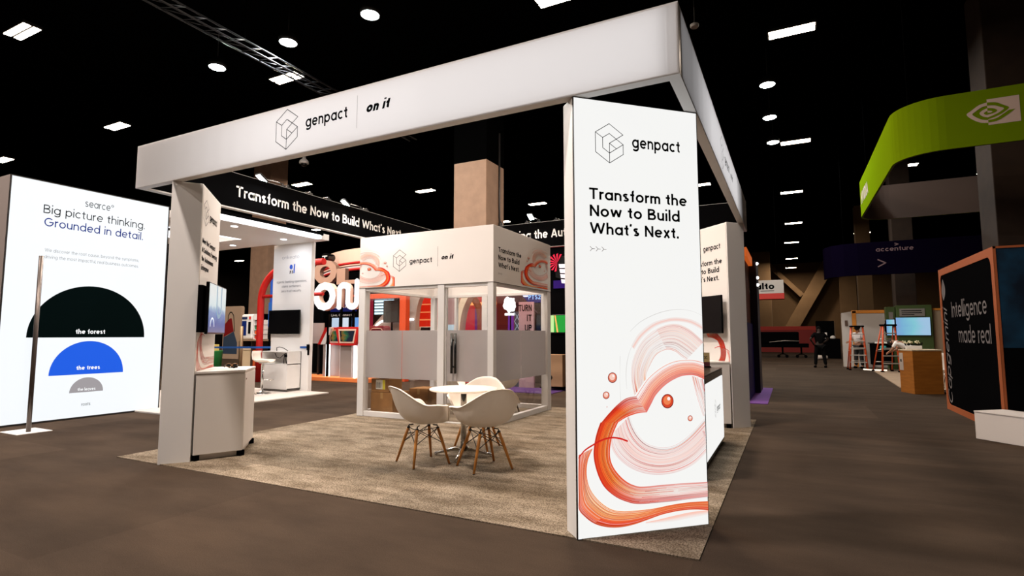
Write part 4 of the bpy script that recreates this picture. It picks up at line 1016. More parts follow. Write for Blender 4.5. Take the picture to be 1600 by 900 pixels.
m = MB(); text(m, SPN, 'Grounded in detail.', .692, 3.085, 1.478, .135, .0); lab(m.build('lettering', mat('blue_ink', (34, 70, 190), .8, emit=.35), g), 'blue lettering')
m = MB(); text(m, SPN, 'We discover the root cause, beyond the symptoms,', .725, 2.68, 1.40, .052, -.006); text(m, SPN, 'driving the most impactful, real business outcomes.', .725, 2.575, 1.40, .052, -.006); lab(m.build('lettering', mat('pale_grey_ink', (196, 200, 204), .8, emit=.35), g), 'pale grey small lettering')
def half(m, uc, v0, r, h, off=.002):
    n = 40
    poly(m, SPN, [(uc + r * cos(pi * i / n), v0 + h * sin(pi * i / n)) for i in range(n + 1)], off)
m = MB(); half(m, 1.43, 1.325, .86, .855); lab(m.build('half_disc', mat('black_green_ink', (6, 16, 17), .8, spec=0), g), 'large black half disc')
m = MB(); half(m, 1.43, .72, .54, .545); lab(m.build('half_disc', mat('royal_blue_ink', (32, 96, 232), .8, emit=.9), g), 'blue half disc')
m = MB(); half(m, 1.43, .425, .245, .24); lab(m.build('half_disc', mat('mid_grey_ink', (166, 162, 166), .8, emit=.85), g), 'small grey half disc')
m = MB(); text(m, SPN, 'the forest', 1.218, 1.385, .431, .075, .022, off=.005); text(m, SPN, 'the trees', 1.262, .795, .344, .065, .022, off=.005); text(m, SPN, 'the leaves', 1.30, .45, .259, .05, .012, off=.005); lab(m.build('lettering', mat('white_backlit_lettering', (244, 246, 248), .8, emit=1.0), g), 'white lettering on the half discs')
m = MB(); text(m, SPN, 'roots', 1.369, .205, .129, .05, 0.0); m.build('lettering', INKB, g)
t = thing('steel_post', 'thin upright steel post on a flat white base plate before the glowing wall', 'post', (-9.01, .34, 0))
m = MB(); m.cyl((-9.01, .34, .012), (-9.01, .34, 2.5), .028, n=16); m.build('pole', noisy('brushed_steel', (92, 84, 80), (112, 102, 96), 3, .35, (1, 1, .1), metal=.7), t)
m = MB(); m.box(-9.36, -8.86, .15, .56, 0.0, .012, .003); m.build('base_plate', WHITE, t)

# ------------------------------------------------------------------ white canopied booth left of the glass room
t = thing('floor_platform', 'low white floor platform of the canopied booth on the left', 'platform', (-11, 4.5, 0))
MB().box(-13.2, -9.1, 2.2, 6.035, 0, .03, .006).build('deck', noisy('pale_grey_vinyl', (196, 188, 180), (206, 198, 190), 2, .5), t)
t = thing('canopy', 'white flat canopy with a glowing edge strip and round downlights', 'canopy', (-11, 4, 3.64))
m = MB()
hx0, hx1, hy0, hy1 = -12.3, -11.0, 3.3, 5.0
for a in ((-13.2, hx0, 2.75, 5.9), (hx1, -9.3, 2.75, 6.1), (hx0, hx1, 2.75, hy0), (hx0, hx1, hy1, 5.9)): m.box(*a, 3.64, 3.78)
m.build('ceiling_slab', WHITE, t)
m = MB(); m.prism([(-9.3, 2.75, 3.62), (-9.2, 2.75, 3.62), (-9.17, 2.75, 3.66), (-9.2, 2.75, 3.71), (-9.3, 2.75, 3.71)], (0, 3.0, 0)); m.build('edge_light', LED, t)
m = MB(); m.box(-9.3, -9.22, 2.75, 5.85, 3.72, 3.79); m.build('edge_cap', BLACKM, t)
m = MB(); m.box(-11.12, -11.0, 3.3, 5.0, 3.64, 3.78); m.box(-12.3, -12.18, 3.3, 5.0, 3.64, 3.78); lab(m.build('opening_light', LED, t), 'glowing strip round the square opening')
for x, y in ((-10.12, 5.47), (-12.0, 5.5), (-9.75, 3.9)):
    m = MB(); m.cyl((x, y, 3.632), (x, y, 3.645), .07, n=20); m.build('downlight', LED, t)
    area_lamp('lamp', (x, y, 3.62), .1, .1, 11, (.9, .93, 1))
area_lamp('lamp', (-9.22, 4.2, 3.6), .06, 2.9, 20, (.97, .96, 1))
area_lamp('lamp', (-11.06, 4.15, 3.63), .1, 1.6, 12, (.95, .96, 1))
t = thing('white_pillar', 'white pillar of the canopied booth with a small blue mark and grey lettering', 'pillar', (-10.4, 6.3, 0))
MB().box(-11.13, -9.79, 6.04, 6.15, 0, 3.642, .003).build('body', WHITE, t)
PP = Panel((0, 6.04, 0), (1, 0, 0))
m = MB(); text(m, PP, 'onkeato', -10.82, 3.27, .60, .085, -.008); lab(m.build('lettering', mat('soft_grey_lettering', (150, 150, 156), .8, spec=0), t), 'pale grey name lettering')
m = MB()
for i, s in enumerate(('agentic banking operations,', 'claims settlement,', 'zero-trust security.')): text(m, PP, s, -10.46, 2.665 - i * .115, None, .06, -.002, align='c')
lab(m.build('lettering', mat('mid_grey_lettering', (112, 112, 118), .8, spec=0), t), 'grey three-line lettering')
m = MB(); poly(m, PP, [(-10.49 + .055 * cos(2 * pi * i / 24), 3.06 + .06 * sin(2 * pi * i / 24)) for i in range(24)]); poly(m, PP, [(-10.41, 2.90), (-10.37, 2.90), (-10.35, 3.13), (-10.39, 3.13)])
lab(m.build('blue_mark', mat('blue_print', (36, 84, 190), .7), t), 'blue dot and bar')
m = MB(); poly(m, PP, [(-10.54, 2.89), (-10.515, 2.89), (-10.495, 2.97), (-10.53, 2.97)]); poly(m, PP, [(-10.465, 2.89), (-10.44, 2.89), (-10.43, 2.97), (-10.46, 2.97)]); m.build('black_mark', INKB, t)
wall_screen('black switched-off screen on the white pillar of the canopied booth', PP, -11.13, -10.04, 1.39, 1.98, .09, OFFSCR)
t = thing('open_cabinet', 'white cabinet with an open top shelf holding cables, before the white pillar', 'cabinet', (-10.5, 5.8, .03))
cx0, cx1, cy0, cy1 = -10.93, -10.04, 5.64, 6.035
m = MB(); m.box(cx0, cx0 + .02, cy0, cy1, .08, .96); m.box(cx1 - .02, cx1, cy0, cy1, .08, .96); m.box(cx0, cx1, cy1 - .015, cy1, .08, .96); m.box(cx0, cx1, cy0, cy1, .955, .98, .002); m.box(cx0, cx1, cy0, cy1, .66, .68); m.box(cx0, cx1, cy0, cy1, .08, .1)
m.build('carcass', WHITE, t)
m = MB(); m.box(cx0 + .003, cx1 - .003, cy0 - .016, cy0 - .001, .085, .655, .002); d = m.build('door', WHITE, t)
m = MB(); m.cyl((cx0 + .1, cy0 - .02, .61), (cx0 + .1, cy0 - .016, .61), .012, n=10); m.build('lock', CHROME, d)
m = MB(); m.box(cx0 + .03, cx1 - .03, cy0 + .03, cy1, .03, .08); m.build('plinth', mat('grey_plinth', (120, 114, 110), .6), t)
t = thing('cable_bundle', 'black cables looped out of the open shelf of the white cabinet', 'cable', (-10.3, 5.7, .7))
m = MB(); m.tube([(-10.55, 5.75, .985), (-10.5, 5.7, 1.06), (-10.38, 5.68, 1.08), (-10.25, 5.7, 1.05), (-10.18, 5.76, .985)], .008, 6); m.build('loop_cord', BLACKM, t)
m = MB(); m.tube([(-10.5, 5.66, .93), (-10.42, 5.64, .84), (-10.3, 5.64, .82), (-10.2, 5.66, .9), (-10.16, 5.7, .93)], .008, 6); m.build('loop_cord', BLACKM, t)
m = MB(); m.tube([(-10.2, 5.68, .9), (-10.2, 5.67, .78), (-10.22, 5.68, .69)], .008, 6); m.tube([(-10.14, 5.68, .92), (-10.14, 5.67, .78), (-10.12, 5.68, .69)], .008, 6); m.build('cord', BLACKM, t); m = MB(); m.box(-10.17, -10.10, 5.66, 5.72, .84, .9, .006)
m.build('plug_block', BLACKM, t)
t = thing('paper_stack', 'small white pile lying on the open shelf of the cabinet', 'papers', (-10.6, 5.8, .682))
m = MB(); m.box(-10.75, -10.52, 5.68, 5.85, .682, .70, .003); m.box(-10.72, -10.56, 5.7, 5.83, .7005, .715, .003); m.build('sheets', mat('white_paper', (226, 224, 214), .8), t)
t = thing('bar_stool', 'white bar stool with chrome stem, its back and seat seen over the left counter', 'stool', (-10.27, 5.15, .03))
m = MB()
prof = [(-.20, 1.0), (-.215, .93), (-.2, .82), (-.16, .765), (-.06, .745), (.1, .75), (.19, .742), (.2, .735)]
n = len(prof); vs = []
ca, sa = cos(radians(25)), sin(radians(25))
for (x, z) in prof:
    for k in range(9):
        w = -.2 + .05 * k; zz = z + .05 * (abs(w) / .2) ** 2.2 * (1 if x > -.17 else 0); xx = x + .05 * (abs(w) / .2) ** 2 * (1 if x < -.12 else 0)
        vs.append((-10.27 + xx * ca - w * sa, 5.15 + xx * sa + w * ca, zz))
m.add(vs, [(i * 9 + j, i * 9 + j + 1, (i + 1) * 9 + j + 1, (i + 1) * 9 + j) for i in range(n - 1) for j in range(8)], smooth=True)
o = m.build('seat_shell', SHELL, t); so = o.modifiers.new('thickness', 'SOLIDIFY'); so.thickness = .02; so.offset = 0
m = MB(); m.cyl((-10.27, 5.15, .06), (-10.27, 5.15, .73), .022, n=14); m.cyl((-10.27, 5.15, .72), (-10.27, 5.15, .742), .09, n=16); m.build('stem', CHROME, t)
m = MB(); m.tube([(-10.27 + ca * .02, 5.15, .34)] + [(-10.27 + ca * (.14 + .1 * sin(pi * i / 10)) - sa * .14 * cos(pi * i / 10), 5.15 + sa * (.14 + .1 * sin(pi * i / 10)) + ca * .14 * cos(pi * i / 10), .34) for i in range(11)] + [(-10.27, 5.16, .34)], .01, 6); m.build('footrest', CHROME, t)
m = MB(); m.lathe([(.02, .012), (.17, .008), (.2, .0), (.2, .004), (.15, .02), (.05, .04), (.03, .08)][2:], (-10.27, 5.15, .031), 28); m.build('base', CHROME, t)
t = thing('retractable_belt', 'blue barrier belt stretched from the white pillar towards the left', 'barrier belt', (-12, 6.2, 1.0))
m = MB(); m.prism([(-9.785, 6.0, 1.045), (-14.6, 6.62, .985), (-14.6, 6.62, 1.035), (-9.785, 6.0, 1.095)], (.0005, .004, 0)); m.build('webbing', mat('blue_webbing', (26, 84, 160), .7), t)
m = MB(); m.box(-9.80, -9.76, 5.97, 6.036, 1.0, 1.14, .004); m.box(-9.787, -9.767, 5.985, 6.036, .88, 1.0, .003); m.build('end_clip', BLACKM, t)
m = MB(); m.cyl((-14.6, 6.62, .02), (-14.6, 6.62, 1.06), .032, n=14); m.cyl((-14.6, 6.62, 0), (-14.6, 6.62, .02), .17, n=24); m.build('stanchion', BLACKM, t)

# ------------------------------------------------------------------ red arch, shop shelving behind the left counter
t = thing('red_arch', 'tall red tubular arch with cross bars behind the white pillar', 'arch', (-13, 7.5, 0))
m = MB(); c = [(-13.4, 0), (-13.4, 1.2), (-13.4, 2.4)] + [(-13.4 + 1.3 * (1 - cos(radians(a))), 2.4 + 1.0 * sin(radians(a))) for a in range(10, 100, 10)] + [(-10.9, 3.4)]
m.tube([(x, 7.5, z) for x, z in c], .095, 12); m.build('arch_tube', RED, t)
m = MB(); m.tube([(-13.4, 7.5, 2.5), (-10.9, 7.5, 2.5)], .05, 8); m.tube([(-13.4, 7.5, .62), (-12, 7.5, .62)], .05, 8); m.build('cross_bar', RED, t)
t = thing('blue_banner', 'blue hanging banner with a round white badge beside the red arch', 'banner', (-14, 8.7, 1.2))
b9 = Panel((0, 8.7, 0), (1, 0, 0))
m = MB(); slab(m, b9, -14.55, -14.0, 1.62, 2.42, 0, -.04, .004); m.build('cloth', mat('blue_fabric', (20, 92, 178), .8), t)
m = MB(); poly(m, b9, [(-14.2 + .14 * cos(2 * pi * i / 20), 2.3 + .14 * sin(2 * pi * i / 20)) for i in range(20)]); m.build('badge', mat('pale_print', (222, 214, 210), .8), t)
m = MB(); slab(m, b9, -14.5, -14.06, 2.42, 3.2, -.005, -.035); lab(m.build('upper_panel', mat('blue_lit_panel', (60, 110, 220), .6, emit=.5), t), 'lit blue and dark panel above')
m = MB(); m.cyl((-14.5, 8.74, 0), (-14.5, 8.74, 3.2), .03, n=10); m.cyl((-14.06, 8.74, 0), (-14.06, 8.74, 3.2), .03, n=10); m.build('post', BLACKM, t)
S9 = Panel((0, 9.0, 0), (1, 0, 0))
t = thing('display_board', 'tan display board picturing a black-looped red and navy shape', 'display board', (-16.7, 9.1, .5))
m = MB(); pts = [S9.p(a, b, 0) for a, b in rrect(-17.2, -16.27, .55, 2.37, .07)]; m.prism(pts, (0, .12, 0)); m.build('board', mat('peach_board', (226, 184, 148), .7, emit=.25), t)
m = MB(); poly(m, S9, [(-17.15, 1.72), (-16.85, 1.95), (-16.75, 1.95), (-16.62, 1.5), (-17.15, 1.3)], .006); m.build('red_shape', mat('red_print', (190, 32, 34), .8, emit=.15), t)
m = MB(); poly(m, S9, [(-17.18, .72), (-16.42, .72), (-16.42, 1.1), (-16.62, 1.5), (-16.8, 1.42), (-17.0, 1.34), (-17.15, 1.3)], .006); m.build('navy_shape', mat('navy_print', (24, 44, 66), .8), t)
m = MB(); line(m, S9, [(-16.95, 1.85), (-16.93, 2.05), (-16.85, 2.16), (-16.76, 2.16), (-16.66, 2.05), (-16.62, 1.85), (-16.58, 1.5)], .035, .008); m.build('loop', INKB, t)
t = thing('vending_cabinet', 'white rounded cabinet with a blue panel on the shelf behind the left counter', 'cabinet', (-15.95, 9.0, 1.15))
m = MB(); m.box(-16.26, -15.68, 9.0, 9.5, 1.22, 2.08, .06); m.build('body', WHITE, t)
m = MB(); slab(m, S9, -16.2, -15.98, 1.36, 1.85, .012, -.002, .004); m.build('window', mat('blue_panel', (32, 60, 140), .4, emit=.3), t)
m = MB(); slab(m, S9, -15.88, -15.76, 1.42, 1.82, .012, -.002, .004); m.build('keypad', BLACK, t)
m = MB(); slab(m, S9, -16.2, -15.95, 1.91, 1.99, .012, -.002); m.build('name_plate', mat('navy_plate', (30, 46, 84), .5), t)
m = MB(); slab(m, S9, -15.85, -15.77, 1.9, 2.0, .012, -.002); m.build('red_mark', mat('bright_red', (214, 40, 36), .5), t)
t = thing('product_rack', 'white rack of small green, orange and red packets beside the red arch', 'rack', (-15.4, 9.1, 1.2))
m = MB(); m.box(-15.62, -15.22, 9.25, 9.3, 1.22, 2.08); m.box(-15.62, -15.60, 9.0, 9.3, 1.22, 2.08); m.box(-15.24, -15.22, 9.0, 9.3, 1.22, 2.08); m.box(-15.62, -15.22, 8.99, 9.3, 1.88, 2.08)
for k in range(4): m.box(-15.62, -15.22, 9.0, 9.3, 1.22 + .16 * k, 1.235 + .16 * k)
m.build('rack_frame', WHITE, t)
m = MB(); slab(m, Panel((0, 8.99, 0), (1, 0, 0)), -15.42, -15.32, 1.93, 2.02, .004, 0); m.build('red_mark', MATS['bright_red'], t)
cols = [('red_packet', (220, 60, 34)), ('orange_packet', (232, 100, 40)), ('green_packet', (30, 132, 74)), ('grey_packet', (170, 176, 176))]
for k, (nm, c) in enumerate(cols):
    for q in range(3):
        x = -15.58 + q * .118; tag(MB().box(x, x + .1, 9.03, 9.18, 1.237 + .16 * k, 1.35 + .16 * k, .006).build('packet', mat(nm, c, .5)), '%s packet on the white rack beside the red arch, row %s from the bottom' % (nm.split('_')[0], ['lowest', 'second', 'third', 'topmost'][k]), 'packet', 'packets on the white rack')
t = thing('shop_counter', 'low wooden shop counter under the white cabinet and the rack', 'shop counter', (-15.6, 9.1, 0))
m = MB(); m.box(-16.26, -14.6, 8.9, 9.6, 1.17, 1.215, .004); m.build('worktop', mat('tan_wood', (150, 124, 96), .5), t)
m = MB(); m.box(-16.26, -14.6, 9.55, 9.6, .05, 1.17)
for x in (-16.26, -15.65, -15.1, -14.64): m.box(x, x + .04, 8.95, 9.55, 0, 1.17)
m.build('frame', mat('dark_brown_wood', (60, 44, 34), .6), t)
for x0, x1, z1, nm, c, l in ((-16.18, -15.7, 1.05, 'cream_box', (224, 196, 160), 'cream box inside the shop counter, under the white cabinet'), (-15.6, -15.15, .98, 'orange_box', (214, 92, 44), 'orange box inside the shop counter, under the rack'), (-15.02, -14.7, .9, 'pink_grey_box', (178, 160, 158), 'grey box inside the shop counter, right end')):
    b = thing('storage_box', l, 'box', ((x0 + x1) / 2, 9.2, .05), group='boxes in the shop counter')
    MB().box(x0, x1, 9.0, 9.4, 0.0, z1 - .2, .01).build('body', mat(nm, c, .6), b); MB().box(x0 - .01, x1 + .01, 8.99, 9.41, z1 - .2, z1 - .12, .01).build('lid', mat(nm, c, .6), b)
t = thing('green_bin', 'green bin with a yellow sheet on top, low behind the left counter', 'bin', (-16.5, 8.3, 0))
MB().lathe([(.2, 0), (.26, .02), (.3, .82), (.31, .85), (.28, .85), (.2, .1)], (-16.68, 8.3, 0)).build('tub', mat('green_plastic', (24, 108, 48), .5), t)
m = MB(); m.box(-16.85, -16.5, 8.2, 8.4, .85, 1.06, .01); m.build('yellow_sheet', mat('yellow_card', (206, 182, 96), .7), t)
t = thing('brass_post', 'slim brass-coloured post standing behind the left counter', 'post', (-12.9, 6.9, 0))
MB().cyl((-13.4, 6.9, .02), (-13.4, 6.9, 1.62), .045, n=14).build('pole', mat('aged_brass', (138, 112, 82), .4, metal=.5), t); MB().lathe([(.2, 0), (.2, .012), (.05, .03), (.045, .05)], (-13.4, 6.9, 0)).build('base', DARKG, t)
column('hall_column', 'dim brown hall column far behind the shop counter, left of the red arch', -22.5, -21.3, 14, 15)

# ------------------------------------------------------------------ the big-letter booth behind
PEACH = mat('peach_panel', (220, 186, 166), .7)
N8 = Panel((0, 8.9, 0), (1, 0, 0))
t = thing('orange_platform', 'glowing orange floor platform under the kiosks of the big-letter booth', 'platform', (-11.5, 9.4, 0))
MB().box(-14.0, -10.2, 8.55, 9.35, 0, .12, .01).build('deck', mat('orange_deck', (235, 132, 72), .5), t)
area_lamp('lamp', (-11.6, 8.9, 2.0), 1.8, .2, 16, (1, .55, .3))
def letter_part(t, body, u0, v0, w, cap, y, th, face_m, side_m, bold):
    p = Panel((0, y, 0), (1, 0, 0))
    vs, fs = glyphs(body, bold, 0); x0 = min(q[0] for q in vs); x1 = max(q[0] for q in vs); z0 = min(q[1] for q in vs); z1 = max(q[1] for q in vs)
    f2 = lambda q, o: p.p(u0 + (q[0] - x0) / (x1 - x0) * w, v0 + (q[1] - z0) / (z1 - z0) * cap, o)
    bm = bmesh.new(); bv = [bm.verts.new(f2(q, 0)) for q in vs]
    for f in fs:
        try: bm.faces.new([bv[i] for i in f])
        except ValueError: pass
    bmesh.ops.remove_doubles(bm, verts=bm.verts, dist=1e-5)
    r = bmesh.ops.extrude_face_region(bm, geom=list(bm.faces))
    for q in r['geom']:
        if isinstance(q, bmesh.types.BMVert): q.co += -p.n * th
    m = MB(); m._bm(bm); o = m.build('letter', side_m, t)
    m = MB(); m.add([f2(q, .004) for q in vs], fs); m.build('letter_face', face_m, o)
WGLOW = mat('white_letter_glow', (252, 250, 250), .5, emit=1.15)
t = thing('letter_sign', 'big glowing white rounded letters ON between white pillar and glass room', 'sign', (-11.7, 8.7, 0))
letter_part(t, 'O', -12.44, 2.1, .92, .87, 8.6, .16, WGLOW, PEACH, .06)
NPN = Panel((0, 8.6, 0), (1, 0, 0))
ctr = [(-11.57, 2.2), (-11.57, 2.68)] + [(-11.40 + .17 * cos(radians(a)), 2.7 + .14 * sin(radians(a))) for a in range(180, -1, -20)] + [(-11.23, 2.5), (-11.23, 2.36)] + [(-11.06 + .17 * cos(radians(a)), 2.34 + .14 * sin(radians(a))) for a in range(180, 361, 20)] + [(-10.89, 2.4), (-10.89, 2.93)]
ctr = [(a + .2, b) for a, b in ctr]
m = MB(); m.tube([NPN.p(a, b, -.085) for a, b in ctr], .095, 8); lt = m.build('letter', PEACH, t)
m = MB(); line(m, NPN, ctr, .18, .012)
for (a, b) in ctr: poly(m, NPN, [(a + .09 * cos(2 * pi * i / 14), b + .09 * sin(2 * pi * i / 14)) for i in range(14)], .0125)
m.build('letter_face', WGLOW, lt)
for x in (-12.0, -11.0): MB().box(x - .03, x + .03, 8.78, 8.84, 0.12, 2.5).build('support_post', BLACKM, t)
TANL = mat('tan_letter', (176, 140, 120), .6); TANS = mat('brown_letter_side', (120, 92, 76), .6)
t = thing('letter_sign', 'tan unlit letters hanging above and behind the glowing white letters', 'sign', (-12.3, 9.3, 0))
letter_part(t, 'O', -13.1, 2.98, 1.0, .78, 9.2, .15, TANL, TANS, .06)
letter_part(t, 'L', -12.1, 2.95, .9, .5, 9.2, .15, TANL, TANS, .05)
for x in (-12.6, -12.05): MB().box(x - .03, x + .03, 9.36, 9.42, 0.0, 3.2).build('support_post', BLACKM, t)
t = thing('curved_fascia', 'peach curved fascia with red tubes above the big glowing letters', 'fascia', (-11.7, 10, 3.4))
m = MB(); arc = [(-14.5 + .28 * i, 10.9 - 1.1 * sin(pi * i / 20)) for i in range(21)]
m.prism([(x, y, 3.62) for x, y in arc] + [(x, y + .1, 3.62) for x, y in arc[::-1]], (0, 0, .55)); bnd = m.build('band', PEACH, t)
for z, dz in ((3.62, .10), (3.40, .12)): m = MB(); m.tube([(x, y - .16, z + dz * (x + 14.5) / 5) for x, y in arc], .045, 8); m.build('red_tube', RED, t)
m = MB(); m.tube([(x, y - .05, 3.5 + .1 * (x + 14.5) / 5) for x, y in arc], .03, 8); m.build('white_tube', mat('white_tube_light', (250, 226, 214), .5, emit=.9), t)
for x in (-14.4, -9.1): MB().box(x - .06, x + .06, 10.86, 10.98, 0, 3.62).build('support_post', BLACKM, t)
bp_ = Panel((0, 9.55, 0), (1, 0, 0))
m = MB(); m.prism([bp_.p(-13.0 + .17 * cos(2 * pi * i / 28), 3.92 + .14 * sin(2 * pi * i / 28)) for i in range(28)], (0, .3, 0)); bd_ = m.build('round_badge', BLACK, t)
m = MB(); poly(m, bp_, [(-13.11, 3.97), (-12.89, 3.97), (-12.89, 3.94), (-13.11, 3.94)], .003); poly(m, bp_, [(-13.015, 3.94), (-12.985, 3.94), (-12.985, 3.83), (-13.015, 3.83)], .003); m.build('letter_mark', LETW, bd_)
t = thing('back_wall_panel', 'black panel wall with small lit pictures behind the big-letter sign', 'panel wall', (-12, 10.8, 0))
m = MB(); m.box(-15.5, -11.9, 11.1, 11.25, 0, 3.6); m.box(-11.9, -9.9, 12.2, 12.35, 0, 3.6); m.build('panel', BLACKM, t)
pw = Panel((0, 11.1, 0), (1, 0, 0))
for k, (u, w, c) in enumerate(((-14.15, .32, (190, 210, 232)), (-13.65, .28, (214, 226, 240)), (-13.2, .3, (110, 160, 226)))):
    m = MB(); slab(m, pw, u, u + w, 1.62, 1.98, .02, 0); m.build('lit_picture', mat('lit_picture_%s' % 'abc'[k], c, .5, emit=.9), t)
m = MB(); slab(m, pw, -14.3, -13.0, 2.2, 2.5, .02, 0); lab(m.build('dark_blue_strip', mat('blue_strip', (26, 34, 110), .5, emit=.5), t), 'dark blue strip')
m = MB(); text(m, pw, 'Fairvoice', -14.15, 2.33, .7, .1, .02, off=.024); text(m, pw, 'Live, Connect.', -14.2, 2.04, 1.0, .08, 0, off=.004); m.build('lettering', LETW, t)
def kiosk(label, x0, x1, y):
    t = thing('demo_kiosk', label, 'kiosk', ((x0 + x1) / 2, y, .12), group='red-edged demo kiosks')
    p = Panel((0, y, 0), (1, 0, 0)); w = x1 - x0
    sk = lambda a, b: (x0 + a * w, b)
    m = MB(); m.prism([p.p(*sk(a, b)) for a, b in ((.1, 1.06), (.9, 1.06), (1.0, 1.2), (1.08, 1.58), (1.02, 1.6), (-.02, 1.6), (-.1, 1.58))], (0, .12, 0), .004); c = m.build('console', RED, t)
    m = MB(); m.prism([p.p(*sk(a, b), .004) for a, b in ((.14, 1.13), (.86, 1.13), (.97, 1.54), (.06, 1.54))], (0, .06, 0)); m.build('console_face', PEACH, c)
    m = MB(); m.prism([p.p(*sk(a, b), .012) for a, b in ((.2, 1.18), (.8, 1.18), (.9, 1.49), (.14, 1.49))], (0, .02, 0)); m.build('display', picture_mat('kiosk_picture_%s' % label.split()[0], [(0, (10, 14, 18)), (.45, (16, 22, 30)), (.6, (150, 110, 40)), (.75, (40, 110, 70)), (1, (20, 30, 50))], .7, .7, 'X'), c)
    m = MB(); m.box(x0 + .12 * w, x0 + .7 * w, y + .05, y + .4, .12, 1.06, .006); m.build('pedestal', mat('warm_grey', (150, 136, 130), .5), t)
    m = MB(); m.box(x0 + .80 * w, x0 + .88 * w, y + .05, y + .12, .12, 1.06, .004); m.build('light_tube', LED, t)
    m = MB(); m.box(x0 + .72 * w, x0 + .98 * w, y + .1, y + .4, .12, 1.06, .004); m.build('white_side', WHITE, t)
    return t
kiosk('right red-edged demo kiosk with a colourful tilted screen under the sign', -11.43, -10.66, 8.6)
kiosk('middle red-edged demo kiosk half hidden behind the right one', -12.15, -11.5, 8.95)
t = thing('red_bracket', 'slanted red and white leg at the left of the demo kiosks', 'bracket', (-12.0, 8.75, .12))
m = MB(); m.prism([(-12.42, 8.8, 1.08), (-12.3, 8.8, 1.08), (-11.98, 8.8, 1.6), (-12.12, 8.8, 1.6)], (0, .1, 0)); m.build('red_edge', RED, t)
m = MB(); m.prism([(-12.3, 8.8, 1.08), (-12.12, 8.8, 1.08), (-11.86, 8.8, 1.58), (-11.98, 8.8, 1.6)], (0, .1, 0)); m.build('white_edge', WHITE, t)
m = MB(); m.box(-12.06, -11.98, 8.8, 8.9, .12, 1.08); m.build('light_tube', LED, t)
m = MB(); m.box(-12.2, -12.06, 8.82, 8.92, .12, 1.2); m.build('leg', MATS['warm_grey'], t)
t = thing('violet_panel', 'lit pale violet panel standing between the demo kiosks', 'panel', (-11.6, 9.5, .12))
m = MB(); m.box(-12.1, -11.5, 9.6, 9.65, 0, 1.1); m.build('panel', mat('violet_glow', (190, 176, 236), .5, emit=.8), t)
m = MB(); m.box(-12.14, -12.1, 9.58, 9.67, 0, 1.12); m.box(-11.5, -11.46, 9.58, 9.67, 0, 1.12); m.build('frame', DARKG, t)
t = thing('grey_info_board', 'pale grey lettered board left of the demo kiosks', 'board', (-12.9, 9.2, .12))
m = MB(); m.box(-13.05, -12.6, 9.2, 9.24, 1.1, 1.75); m.build('panel', mat('grey_board', (150, 140, 140), .6), t); m = MB(); m.box(-12.86, -12.8, 9.22, 9.27, .12, 1.1); m.build('post', DARKG, t)
# ------------------------------------------------------------------ booths seen through and beside the glass room
GREYP = mat('grey_beige_wall', (172, 160, 150), .7)
t = thing('orange_gateway', 'orange post and overhead beam seen through the left pane of the glass room', 'frame', (-10.2, 9.5, 0))
MB().box(-9.76, -9.53, 9.4, 9.6, 0, 3.2, .01).build('post', ORANGE, t); MB().box(-11.9, -9.76, 9.4, 9.6, 2.47, 2.62, .01).build('beam', ORANGE, t)
R9 = Panel((0, 9.9, 0), (1, 0, 0))
t = thing('curved_wall', 'grey wall with a sweeping curved edge and a white light line, behind the glass room', 'wall', (-10, 10, 0))
m = MB(); cv = catmull([(-11.6, 1.1), (-11.2, 1.65), (-10.75, 2.05), (-10.3, 2.33), (-9.9, 2.5), (-9.6, 2.58), (-9.28, 2.68)], 24)
m.prism([R9.p(a, b, 0) for a, b in [(-11.6, 0)] + cv + catmull([(-9.28, 2.66), (-9.45, 2.35), (-9.53, 2.0), (-9.55, 1.7)], 8) + [(-9.55, 0)]], (0, .2, 0)); m.build('panel', GREYP, t)
m = MB(); m.tube([(x, 9.88, z) for x, z in catmull([(-11.42, 1.2), (-11.2, 1.5), (-11.0, 1.7), (-10.8, 1.8), (-10.5, 1.82), (-10.0, 1.83), (-9.6, 1.84)], 20)], .03, 8); m.build('light_line', LED, t)
t = thing('loudspeaker', 'dark loudspeaker cabinet on a stand before the curved grey wall', 'speaker', (-10.2, 9.7, 0))
MB().box(-10.55, -9.98, 9.6, 9.85, 1.75, 2.42, .02).build('cabinet', mat('dark_olive', (40, 42, 38), .6), t); MB().cyl((-10.25, 9.66, .02), (-10.25, 9.66, 1.75), .03, n=10).build('pole', BLACKM, t); MB().cyl((-10.25, 9.66, 0), (-10.25, 9.66, .02), .19, n=20).build('base', BLACKM, t)
t = thing('maroon_seat', 'maroon upholstered block with pale piping, low behind the frosted glass', 'seat', (-10.6, 9.6, 0))
m = MB(); bd = [(a, b) for a, b in rrect(-10.75, -10.1, .0, 1.64, .1)]; m.prism([(a, 9.18, b) for a, b in bd], (0, .25, 0), .01); b_ = m.build('cushion', mat('maroon_fabric', (116, 22, 34), .8), t)
m = MB(); m.tube([(a, 9.175, b) for a, b in rrect(-10.66, -10.2, .2, 1.56, .1)], .012, 6, True); m.build('piping', PEACH, b_)
t = thing('striped_light_screen', 'bright screen of pale blue and white bars behind the orange frame', 'screen', (-11.3, 10.8, 1.5))
m = MB(); m.box(-12.1, -10.8, 10.6, 10.7, 1.4, 2.65); m.build('casing', BLACK, t)
m = MB()
for k in range(6): m.box(-11.75, -10.95, 10.585, 10.6, 2.05 + .1 * k, 2.115 + .1 * k)
m.build('light_bar', mat('cyan_white_glow', (206, 238, 252), .5, emit=1.8), t)
m = MB(); m.box(-12.05, -11.82, 10.585, 10.6, 1.5, 2.6); lab(m.build('red_bar', mat('dark_red_glow', (170, 30, 60), .5, emit=.6), t), 'dark red side bar')
